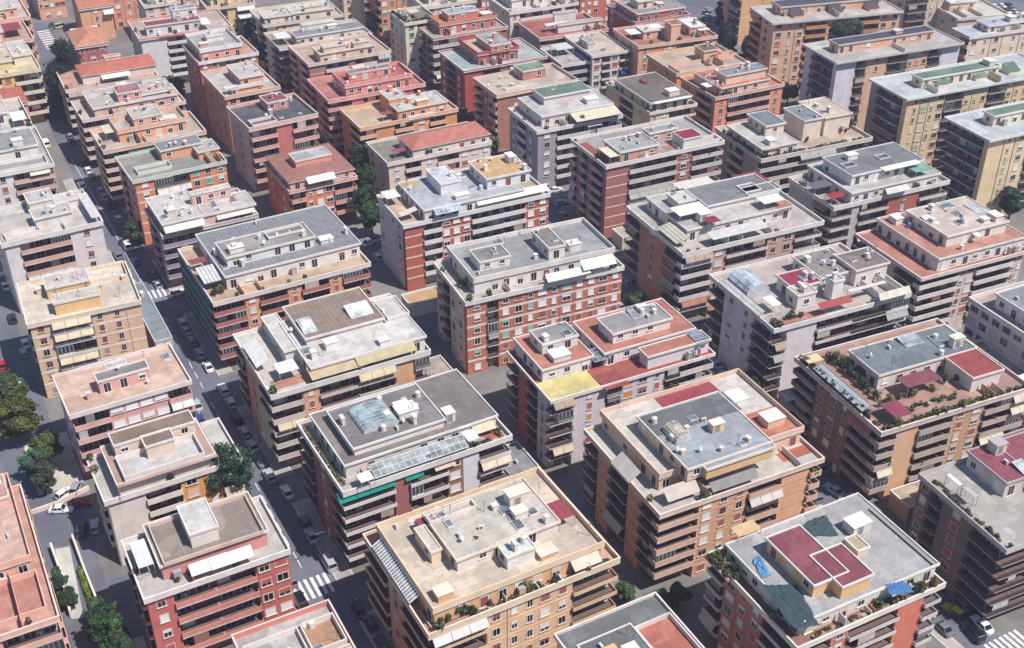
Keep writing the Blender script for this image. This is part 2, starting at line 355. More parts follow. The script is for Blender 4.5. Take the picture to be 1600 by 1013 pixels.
def feature(root, sp, f, rng, h):
    k = f[0]; u0, u1, v0, v1, zb, zt = f[1:7]; A = f[7] if len(f) > 7 else None; Bc = f[8] if len(f) > 8 else None; opt = f[9] if len(f) > 9 else ''
    CNT[0] += 1; j = .004 * (CNT[0] % 9) ; zb += h; zt += h + j; u0 += j; v0 += j; u1 -= j; v1 -= j
    if k in ('pent', 'stair'):
        b = MB(); wm = mat(A, 'plaster'); ov = .35 if k == 'pent' else .18
        b.box(u0, u1, v0, v1, zb + .003, zt - .28, wm)
        nm = 'penthouse' if k == 'pent' else 'stair_tower'
        o = link(nm, b.mesh(nm), root)
        r = MB(); sm = mat(sp['slab'], 'plaster'); x0, x1, y0, y1 = u0 - ov, u1 + ov, v0 - ov, v1 + ov
        r.box(x0, x1, y0, y1, zt - .28, zt - .04, sm)
        rk = 'seam' if 's' in opt else 'roof'
        r.add([(x0 + .2, y0 + .2, zt - .034), (x1 - .2, y0 + .2, zt - .034), (x1 - .2, y1 - .2, zt - .034), (x0 + .2, y1 - .2, zt - .034)], [(0, 1, 2, 3)], mat(Bc, rk))
        lip = 1.0 if 'P' in opt else .22
        lm = sm if 'P' not in opt else mat(sp['ppar'], 'plaster')
        r.ring(x0, x1, y0, y1, zt - .04, zt - .04 + lip, .2, lm)
        link('roof', r.mesh('roof'), o)
        if 'n' not in opt: box_windows(o, u0, u1, v0, v1, zb, zt - .28, '#d9d2ca', rng, door=.6 if k == 'pent' else .25)
        if 'c' not in opt: clutter(root, u0, u1, v0, v1, zt - .03, rng, A, sp.get('clut', 1.0))
        if k == 'pent' and 'n' not in opt and (u1 - u0) * (v1 - v0) > 110:
            tops = [q for q in sp['feats'] if q[0] in ('pent', 'stair', 'vault') and abs(q[5] + h - (zt - j)) < .6]
            for _ in range(rng.randint(1, 2) if 'c' not in opt else 1):
                for tr in range(12):
                    a_, c_ = rng.uniform(1.6, 3.6), rng.uniform(1.4, 3.0); ua, va = rng.uniform(u0 + .5, u1 - a_ - .5), rng.uniform(v0 + .5, v1 - c_ - .5)
                    if all(ua > q[2] + .3 or ua + a_ < q[1] - .3 or va > q[4] + .3 or va + c_ < q[3] - .3 for q in tops): break
                else: continue
                hh = rng.uniform(.8, 2.3); q = MB(); q.box(ua, ua + a_, va, va + c_, zt - .03, zt + hh, wm); q.box(ua - .15, ua + a_ + .15, va - .15, va + c_ + .15, zt + hh, zt + hh + .14, sm)
                o2 = link('roof_cabin', q.mesh('roof_cabin'), root)
                if hh > 1.7: f_, p_ = window_meshes(.8, 1.6, '#9a8f86', '#8a8078', 1); w2 = link('door', f_, o2, (ua + a_ * .4, va, zt + .02)); link('door_panel', p_, w2)
    elif k == 'floor':
        b = MB(); b.box(u0, u1, v0, v1, zt - .02, zt + .012, mat(A, 'roof')); link('terrace_floor', b.mesh('terrace_floor'), root)
    elif k == 'canopy': panel_sloped('canopy', root, u0, u1, v0, v1, zt, zt, mat(A, Bc or 'cloth'), 'n', True, None, zb)
    elif k == 'awn': panel_sloped('awning', root, u0, u1, v0, v1, zb, zt, mat(A, Bc or 'cloth'), opt or 'f', False)
    elif k == 'corr': panel_sloped('canopy', root, u0, u1, v0, v1, zb, zt, mat(A, 'corr'), opt or 'f', False, (mat('#6b6766', 'metal') if Bc is None else mat(Bc, 'metal'), .75, 99))
    elif k == 'ribs': panel_sloped('pergola', root, u0, u1, v0, v1, zb, zt, mat(A, 'plaster'), opt or 'l', False, (mat(Bc, 'metal'), 99, .62), None, .34)
    elif k == 'solar': panel_sloped('solar_panel', root, u0, u1, v0, v1, zb, zt, mat(A or '#39424f', 'glass'), opt or 'f', False, (mat('#c4c6c8', 'metal'), 1.1, 1.2))
    elif k == 'vault':
        b = MB(); n = 8; g = mat(A, 'glass'); fr = mat('#c9ccd0', 'metal'); cu = (u0 + u1) / 2; ru = (u1 - u0) / 2; H = zt - zb
        pts = [(cu - ru * cos(pi * i / n), zb + H * (.35 + .65 * sin(pi * i / n)) if 0 < i < n else zb + H * .35) for i in range(n + 1)]
        b.add([(x, v0, z) for x, z in pts] + [(x, v1, z) for x, z in pts], [(i, i + 1, n + 2 + i, n + 1 + i) for i in range(n)], g)
        ee = [(u1, v0, zb), (u0, v0, zb)]
        b.add([(x, v0, z) for x, z in pts] + [(u1, v0, zb), (u0, v0, zb)], [tuple(range(n + 2, -1, -1))], fr); b.add([(x, v1, z) for x, z in pts] + [(u1, v1, zb), (u0, v1, zb)], [tuple(range(n + 3))], fr)
        b.add([(u0, v0, zb), (u0, v1, zb), (u0, v1, pts[0][1]), (u0, v0, pts[0][1]), (u1, v0, zb), (u1, v1, zb), (u1, v1, pts[0][1]), (u1, v0, pts[0][1])], [(1, 0, 3, 2), (4, 5, 6, 7)], fr)
        nv = max(3, int((v1 - v0) / .9))
        for i in range(nv + 1):
            y = v0 + (v1 - v0 - .06) * i / nv
            for a in range(n):
                (xa, za), (xb, zb2) = pts[a], pts[a + 1]
                b.hexa([(xa, y, za), (xb, y, zb2), (xb, y + .06, zb2), (xa, y + .06, za)], [(xa, y, za + .05), (xb, y, zb2 + .05), (xb, y + .06, zb2 + .05), (xa, y + .06, za + .05)], fr)
        for (x, z) in pts[1:-1]: b.box(x - .03, x + .03, v0 + .061, v1 - .061, z - .01, z + .04, fr)
        link('skylight', b.mesh('skylight'), root)
    elif k in ('gable', 'hip'):
        b = MB(); ov = .4; x0, x1, y0, y1 = u0 - ov, u1 + ov, v0 - ov, v1 + ov; H = float(opt) if opt else 1.6; zr = zt + H; ym = (y0 + y1) / 2; xm = (x0 + x1) / 2
        b.box(u0, u1, v0, v1, zb + .003, zt - .02, mat(A, 'plaster')); o = link('wall_upper', b.mesh('wall_upper'), root)
        r = MB(); tm = mat(Bc, 'tile')
        if k == 'gable':
            ra, rb = (x0, ym, zr), (x1, ym, zr)
        else:
            e = min((y1 - y0) / 2, (x1 - x0) / 2) * .95
            ra, rb = ((x0 + e, ym, zr), (x1 - e, ym, zr)) if x1 - x0 >= y1 - y0 else ((xm, y0 + e, zr), (xm, y1 - e, zr))
        c = [(x0, y0, zt), (x1, y0, zt), (x1, y1, zt), (x0, y1, zt)]
        V = c + [ra, rb]
        if k == 'gable' or x1 - x0 >= y1 - y0: F = [(0, 1, 5, 4), (2, 3, 4, 5), (1, 2, 5), (3, 0, 4)]
        else: F = [(1, 2, 5, 4), (3, 0, 4, 5), (0, 1, 4), (2, 3, 5)]
        r.add(V, F, tm); r.box(x0, x1, y0, y1, zt - .18, zt - .001, mat('#d8cfc6', 'plaster'))
        link('roof', r.mesh('roof'), o)
        if zt - zb > 1.9: box_windows(o, u0, u1, v0, v1, zb, zt - .1, '#d9d2ca', rng)
    elif k == 'wedge':
        b = MB(); cm = mat(A, 'plaster'); um = (u0 + u1) / 2
        zf = zb + (zt - zb) * .35
        b.hexa([(u0, v0, zb), (u1, v0, zb), (u1, v1, zb), (u0, v1, zb)], [(u0, v0, zf), (u1, v0, zf), (u1, v1, zt - .3), (u0, v1, zt - .3)], cm)
        b.hexa([(u0 - .1, v0 - .15, zf), (u1 + .1, v0 - .15, zf), (u1 + .1, v1, zt - .28), (u0 - .1, v1, zt - .28)], [(u0 - .1, v0 - .15, zf + .1), (u1 + .1, v0 - .15, zf + .1), (u1 + .1, v1, zt - .18), (u0 - .1, v1, zt - .18)], mat(Bc, 'roof'))
        link('dormer', b.mesh('dormer'), root)
    elif k == 'ring':
        b = MB(); b.ring(u0, u1, v0, v1, zb, zt, .18, mat(A, 'plaster')); link('parapet', b.mesh('parapet'), root)
        if Bc: q = MB(); q.box(u0 + .18, u1 - .18, v0 + .18, v1 - .18, zb - .02, zb + .014, mat(Bc, 'roof')); link('terrace_floor', q.mesh('terrace_floor'), root)
    elif k == 'tarp':
        b = MB(); n = 11; m = mat(A, 'cloth'); r2 = random.Random(5); V = []; Q = Bc
        for i in range(n):
            for jx in range(n):
                a, c = i / (n - 1), jx / (n - 1); e = 1 if 0 < i < n - 1 and 0 < jx < n - 1 else .5
                x = (Q[0][0] * (1 - a) + Q[1][0] * a) * (1 - c) + (Q[3][0] * (1 - a) + Q[2][0] * a) * c; y = (Q[0][1] * (1 - a) + Q[1][1] * a) * (1 - c) + (Q[3][1] * (1 - a) + Q[2][1] * a) * c
                V.append((x + r2.uniform(-.12, .12), y + r2.uniform(-.12, .12), zb + .06 + e * r2.uniform(0, .3)))
        b.add(V, [(i * n + jx, (i + 1) * n + jx, (i + 1) * n + jx + 1, i * n + jx + 1) for i in range(n - 1) for jx in range(n - 1)], m)
        b.add([(x, y, z - .03) for x, y, z in V], [(i * n + jx, i * n + jx + 1, (i + 1) * n + jx + 1, (i + 1) * n + jx) for i in range(n - 1) for jx in range(n - 1)], m)
        o = link('tarpaulin', b.mesh('tarpaulin'), None, root.location, root.rotation_euler[2]); tag(o, opt, 'tarpaulin')
    elif k == 'hedge':
        b = MB(); r2 = random.Random(int(abs(u0 * 31 + v0 * 17)) + 3); lm = mat(A or '#3a4c2a', 'leaf')
        n = max(3, int(max(u1 - u0, v1 - v0) / .55)); lab = opt or 'dense greenery along the terrace edge of the ' + sp['plab']
        for i in range(n):
            if r2.random() < .18: continue
            f_ = (i + .5) / n; hh = r2.uniform(.5, 1.0) * float(Bc or 1.2)
            leaves(b, r2, (u0 + (u1 - u0) * (f_ if u1 - u0 > v1 - v0 else r2.random()), v0 + (v1 - v0) * (f_ if u1 - u0 <= v1 - v0 else r2.random()), zb + hh * .55), (.45, .45, hh * .6), 60, .17, lm)
        b.box(u0, u1, v0, v1, zb + .003, zb + .4, mat('#8f7a6a', 'plaster'))
        o = link('terrace_hedge', b.mesh('terrace_hedge'), None, root.location, root.rotation_euler[2]); tag(o, lab, 'hedge', 'greenery on the ' + sp['plab'])
    elif k == 'shrubs':
        n = int(Bc * .6 + .5)
        for i in range(n):
            plant(root, rng.uniform(u0, u1), rng.uniform(v0, v1), zb + .004, rng, sp['plab'], rng.uniform(.8, 1.7))
PLANTS = [0]
def plant(root, u, v, z, rng, where, s=1.0):
    if PLANTS[0] >= 290: return
    PLANTS[0] += 1
    p = Matrix.Rotation(root.rotation_euler[2], 3, 'Z') @ Vector((u, v, z)) + root.location
    o = link('potted_plant', shrub_mesh(rng.randint(0, 9)), None, p, rng.uniform(0, 6)); o.scale = (s, s, s * rng.uniform(.8, 1.2))
    tag(o, 'leafy potted plants on the terraces of the ' + where, 'plant', 'potted plants on the ' + where)

# ------------------------------------------------------------------ apartment buildings
def bays(pat, L):
    out = []
    for tok in pat.split():
        out.append((tok[0], float(tok[1:]) if len(tok) > 1 else 1.0))
    s = sum(x for _, x in out); a = 0; r = []
    for t, x in out: r.append((t, a, a + L * x / s)); a += L * x / s
    return r
REC = 'BRFG'
def building(sp):
    rng = random.Random(sp['seed']); X, Y, W, D, rot = sp['rect']; h = sp['h']; n = sp['n']
    root = bpy.data.objects.new(sp.get('name', 'apartment_building'), None); COL.objects.link(root); root.location = (X, Y, 0); root.rotation_euler[2] = radians(rot)
    root.empty_display_size = 2
    tag(root, sp['label'], 'building', sp.get('group'))
    g0 = sp.get('g', 3.6); fh = (h - g0) / max(1, n - 1); zf = [0] + [g0 + fh * i for i in range(n)]     # zf[n] = h
    faces = {}
    fb = bays(sp['front'], W); r = sp.get('r', 1.6)
    rf = r if any(t in REC for t, _, _ in fb) else 0
    lb_ = sp['left']; rl = r if any(t[0] in REC for t in lb_.split()) else 0
    lb = [(t, a + rf, b + rf) for t, a, b in bays(lb_, D - rf)]
    rb_ = sp.get('right'); rr = r if rb_ and any(t[0] in REC for t in rb_.split()) else 0
    rb = [(t, a + rf, b + rf) for t, a, b in bays(rb_, D - rf)] if rb_ else []
    wm = mat(sp['wall'], sp.get('wk', 'plaster')); cm = mat(dim(sp['core'], .78), 'plaster'); am = mat(sp['acc'], sp.get('ak', sp.get('wk', 'plaster')))  # core colour is dimmed to paint extra shade into the balcony recesses
    ht = h - .3
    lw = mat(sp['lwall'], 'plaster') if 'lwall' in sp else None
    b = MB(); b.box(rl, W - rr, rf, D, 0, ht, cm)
    for t, a, c in fb:
        if t not in REC and rf: b.box(a, c, 0, rf, 0, ht, am if t in 'QU' else wm)
    for t, a, c in lb:
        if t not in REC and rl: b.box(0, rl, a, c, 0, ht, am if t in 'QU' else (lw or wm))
    for t, a, c in rb:
        if t not in REC and rr: b.box(W - rr, W, a, c, 0, ht, am if t in 'QU' else wm)
    link('wall', b.mesh('wall'), root)
    if rf == 0 or rl == 0:
        q = MB()
        if rf == 0:
            for t, a, c in fb: q.box(a, c, -.012, 0, 0, ht, am if t in 'QU' else wm)
        if rl == 0:
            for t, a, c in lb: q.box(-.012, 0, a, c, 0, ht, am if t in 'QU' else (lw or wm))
        link('facade', q.mesh('facade'), root)
    # white string courses on the solid bays
    if sp.get('band'):
        bm_ = mat(sp['band'], 'plaster'); bw = sp.get('bw', .38)
        for face, bl in (('f', fb), ('l', lb)):
            runs = []
            for t, a, c in bl:
                if t in REC: continue
                if runs and abs(runs[-1][1] - a) < .01: runs[-1][1] = c
                else: runs.append([a, c])
            for a, c in runs:
                q = MB(); q.box(a, c, -.05, 0, -bw, .02, bm_) if face == 'f' else q.box(-.05, 0, a, c, -bw, .02, bm_)
                me = q.mesh('floor_band')
                for i in range(1, n): link('floor_band', me, root, (0, 0, zf[i]))
    sh = sp['shut']; fcol = sp.get('frame', '#a9a097')
    nwin = [0]
    far = sp.get('far', False)
    def win(face, pos, z, wd, ht, off):
        if nwin[0] >= 98: return
        nwin[0] += 1
        f, p = window_meshes(wd, ht, fcol, rng.choice(sh), rng.choice(sp.get('cl', [0, .35, .6, 1, 1, 1])))
        loc, rz = {'f': ((pos, off, z), 0), 'l': ((off, pos, z), -pi / 2), 'r': ((W - off, pos, z), pi / 2)}[face]
        o = link('window', f, root, loc, rz); link(p.name.split('.')[0], p, o)
    out = sp.get('out', .6); nb = [0]
    def door(face, pos, z, off):
        f, p = window_meshes(1.9, 2.2, fcol, rng.choice(sh), rng.choice([0, 0, 0, .3, .6, 1]))
        loc, rz = {'f': ((pos, off, z), 0), 'l': ((off, pos, z), -pi / 2), 'r': ((W - off, pos, z), pi / 2)}[face]
        o = link('french_window', f, root, loc, rz); link(p.name.split('.')[0], p, o)
    aw = sp.get('aw', .1); awc = sp.get('awc', ['#cdbb9c', '#cfc8bd', '#b39c84', '#a9aaa4', '#b87c66'])
    for face, bl, rec in (('f', fb, rf), ('l', lb, rl), ('r', rb, rr)):
        for bi, (t, a, c) in enumerate(bl):
            L = c - a; seg = max(1, round(L / 3.1)) if t in 'VB' or t in 'RFG' else 1
            if t == 'V': seg = max(2, seg)
            first = bi == 0; last = bi == len(bl) - 1
            for i in range(0, n):
                z = zf[i]
                if t in 'WVUZ':
                    wrng = random.Random(bi * 131 + sp['seed'])
                    for s_ in range(seg):
                        if i == 0 and rng.random() < .3: continue
                        wd = sp.get('ww') or wrng.choice([.95, 1.25, 1.25, 1.6, 1.85]) if t != 'Z' else .7
                        win(face, a + L * (s_ + .5) / seg, z + .95, wd, 1.45, 0)
                elif t in REC:
                    if i == 0:
                        continue
                    for s_ in range(seg):
                        if rng.random() < .9: door(face, a + L * (s_ + .5) / seg + rng.uniform(-.2, .2), z + .02, rec)
                    if t == 'G': continue
                    el = 2 if (first and face == 'f') else (1 if not first else 0); er = 2 if last else 1
                    x0, x1 = a, c
                    if face == 'f':
                        if first: x0 = a - (out if rl else 0)
                        bmh, pmh = balcony_meshes(x1 - x0, rec, out, sp['par'], sp['slab'], {'B': 's', 'R': 'r', 'F': 'f'}[t], el, er)
                        loc, rz = (x0, 0, z), 0
                    elif face == 'l':
                        # the left face runs from the front corner (small y) to the back; its mesh x axis points to -Y
                        bmh, pmh = balcony_meshes(L, rec, out, sp.get('lpar', sp['par']), sp['slab'], {'B': 's', 'R': 'r', 'F': 'f'}[t], 2 if last else 1, 0 if first and fb[0][0] in REC else 1)
                        loc, rz = (0, c, z + .003), -pi / 2
                    else:
                        bmh, pmh = balcony_meshes(L, rec, out, sp['par'], sp['slab'], {'B': 's', 'R': 'r', 'F': 'f'}[t], 1, 2)
                        loc, rz = (W, a, z + .003), pi / 2
                    o = link('balcony', bmh, root, loc, rz); link('railing', pmh, o)
                    if face == 'l' and 'lbl' in sp:
                        link('blind', blind_mesh(round(L - .2, 1), 2.3, sp['lbl']), root, (-out + .02, c - .1, z + fh - .24), -pi / 2)
                    elif face == 'f' and L > 1.6 and rng.random() < sp.get('ver', .1):
                        wv = round(min(L - .1, rng.choice([2.2, 3.2, 4.4])), 1)
                        link('veranda', veranda_mesh(wv, fh - .24, rec + out - .12, rng.choice(['#d6d3cf', '#b9b6b4', '#8f8a86', '#c9b8a6'])), root, (a + .05 + rng.choice([0, L - wv - .1]), -out + .12, z + .005))
                    elif face == 'f' and rng.random() < aw:
                        link('awning', awning_mesh(L - .2, rng.choice(awc)), root, (a + .1, -out + .1, z + fh - .3))
                    elif face == 'l' and rng.random() < aw * .6:
                        link('awning', awning_mesh(L - .2, rng.choice(awc)), root, (-out + .1, c - .1, z + fh - .3), -pi / 2)
                    elif rng.random() < sp.get('bl', .16) and face in 'fl' and L > 1.8:
                        bw_ = min(L - .3, rng.choice([1.6, 2.4, 3.2])); ps = rng.uniform(.1, max(.11, L - bw_ - .1)); hb = rng.choice([1.0, 1.4, 1.9])
                        bm2 = blind_mesh(bw_, hb, rng.choice(sp.get('blc', ['#c9bda6', '#b9a48c', '#8f8a84', '#c9c5bf', '#a86a58'])))
                        if face == 'f': link('blind', bm2, root, (a + ps, -out + .16, z + fh - .26))
                        else: link('blind', bm2, root, (-out + .16, c - ps, z + fh - .26), -pi / 2)
                    elif rng.random() < .25 and face == 'f':
                        link('air_conditioner', ac_mesh(), root, (rng.uniform(a + .6, c - .6) if L > 1.4 else (a + c) / 2, rec - .25, z + .02 + rng.choice([0, 1.6])))
                    elif rng.random() < sp.get('green', .07) and face == 'f':
                        plant(root, rng.uniform(a + .4, c - .4), -out + .35, z + .01, rng, sp['plab'], rng.uniform(.8, 1.2))
    # eaves slab, terrace floor and parapet
    ov = sp.get('ov', .5)
    x0, x1, y0, y1 = -ov, W + min(ov, .3), -ov, D + min(ov, .3)
    q = MB(); q.box(x0, x1, y0, y1, h - .3, h, mat(sp['slab'], 'plaster')); link('eaves', q.mesh('eaves'), root)
    ph = sp['ph']; t = .2
    q = MB(); q.add([(x0 + t, y0 + t, h + .005), (x1 - t, y0 + t, h + .005), (x1 - t, y1 - t, h + .005), (x0 + t, y1 - t, h + .005)], [(0, 1, 2, 3)], mat(sp['terr'], 'roof')); link('terrace', q.mesh('terrace'), root)
    if ph > 0:
        q = MB(); q.ring(x0, x1, y0, y1, h, h + ph, t, mat(sp['ppar'], 'plaster')); q.ring(x0 - .03, x1 + .03, y0 - .03, y1 + .03, h + ph, h + ph + .06, t + .06, mat(sp['slab'], 'plaster')); link('parapet', q.mesh('parapet'), root)
    for f in sp['feats']: feature(root, sp, f, rng, h)
    if sp.get('clutter', 1) and not any(f[0] in ('pent', 'gable', 'hip') for f in sp['feats']): clutter(root, .5, W - .5, .5, D - .5, h + .01, rng, sp['wall'], .6)
    # partitions and sheds on the open strip between the penthouse and the parapet, drainpipes down the front
    pv = [f for f in sp['feats'] if f[0] == 'pent' and f[5] == 0]
    if pv and ph > 0 and not sp.get('far'):
        f0 = min(pv, key=lambda f: f[3]); v_ = f0[3] - .36; us = f0[1]; ue = f0[2]
        if v_ - (y0 + t) > 1.0:
            for i in range(rng.randint(1, 3)):
                u_ = rng.uniform(us + 1, ue - 1); q = MB(); hh = rng.choice([1.3, 1.7, 2.1]); q.box(u_, u_ + .12, y0 + t + .01, v_, h + .006, h + hh, mat(rng.choice([sp['ppar'], sp['wall'], '#cfc8c0']), 'plaster')); link('partition', q.mesh('partition'), root)
            if rng.random() < .7:
                u_ = rng.uniform(us + .5, ue - 2.5); q = MB(); q.box(u_, u_ + 1.1, v_ - .75, v_ - .01, h + .006, h + 1.7, mat(rng.choice(['#9a958f', '#c9c2ba', '#7d8a84', '#a58a74']), 'plaster')); q.box(u_ - .06, u_ + 1.16, v_ - .82, v_ - .011, h + 1.7, h + 1.78, mat('#8a8682', 'plaster')); link('locker', q.mesh('locker'), root)
    pm_ = mat(rng.choice(['#8f8a86', '#c9c2ba', '#6f5a50']), 'metal')
    for t_, a, c in fb:
        if t_ not in REC and rng.random() < .45:
            q = MB(); q.cyl((a + .14, -.09, .2), (a + .14, -.09, ht - .05), .06, pm_, 5); link('drainpipe', q.mesh('drainpipe'), root)
    # planters along the terrace edge
    gr = int(sp.get('tg', 0) * .5)
    for i in range(gr):
        if rng.random() < .65: plant(root, rng.uniform(.2, W - .5), y0 + .65, h + .01, rng, sp['plab'], rng.uniform(.8, 1.6))
        else: plant(root, x0 + .65, rng.uniform(.3, D - .5), h + .01, rng, sp['plab'], rng.uniform(.8, 1.6))
    return root

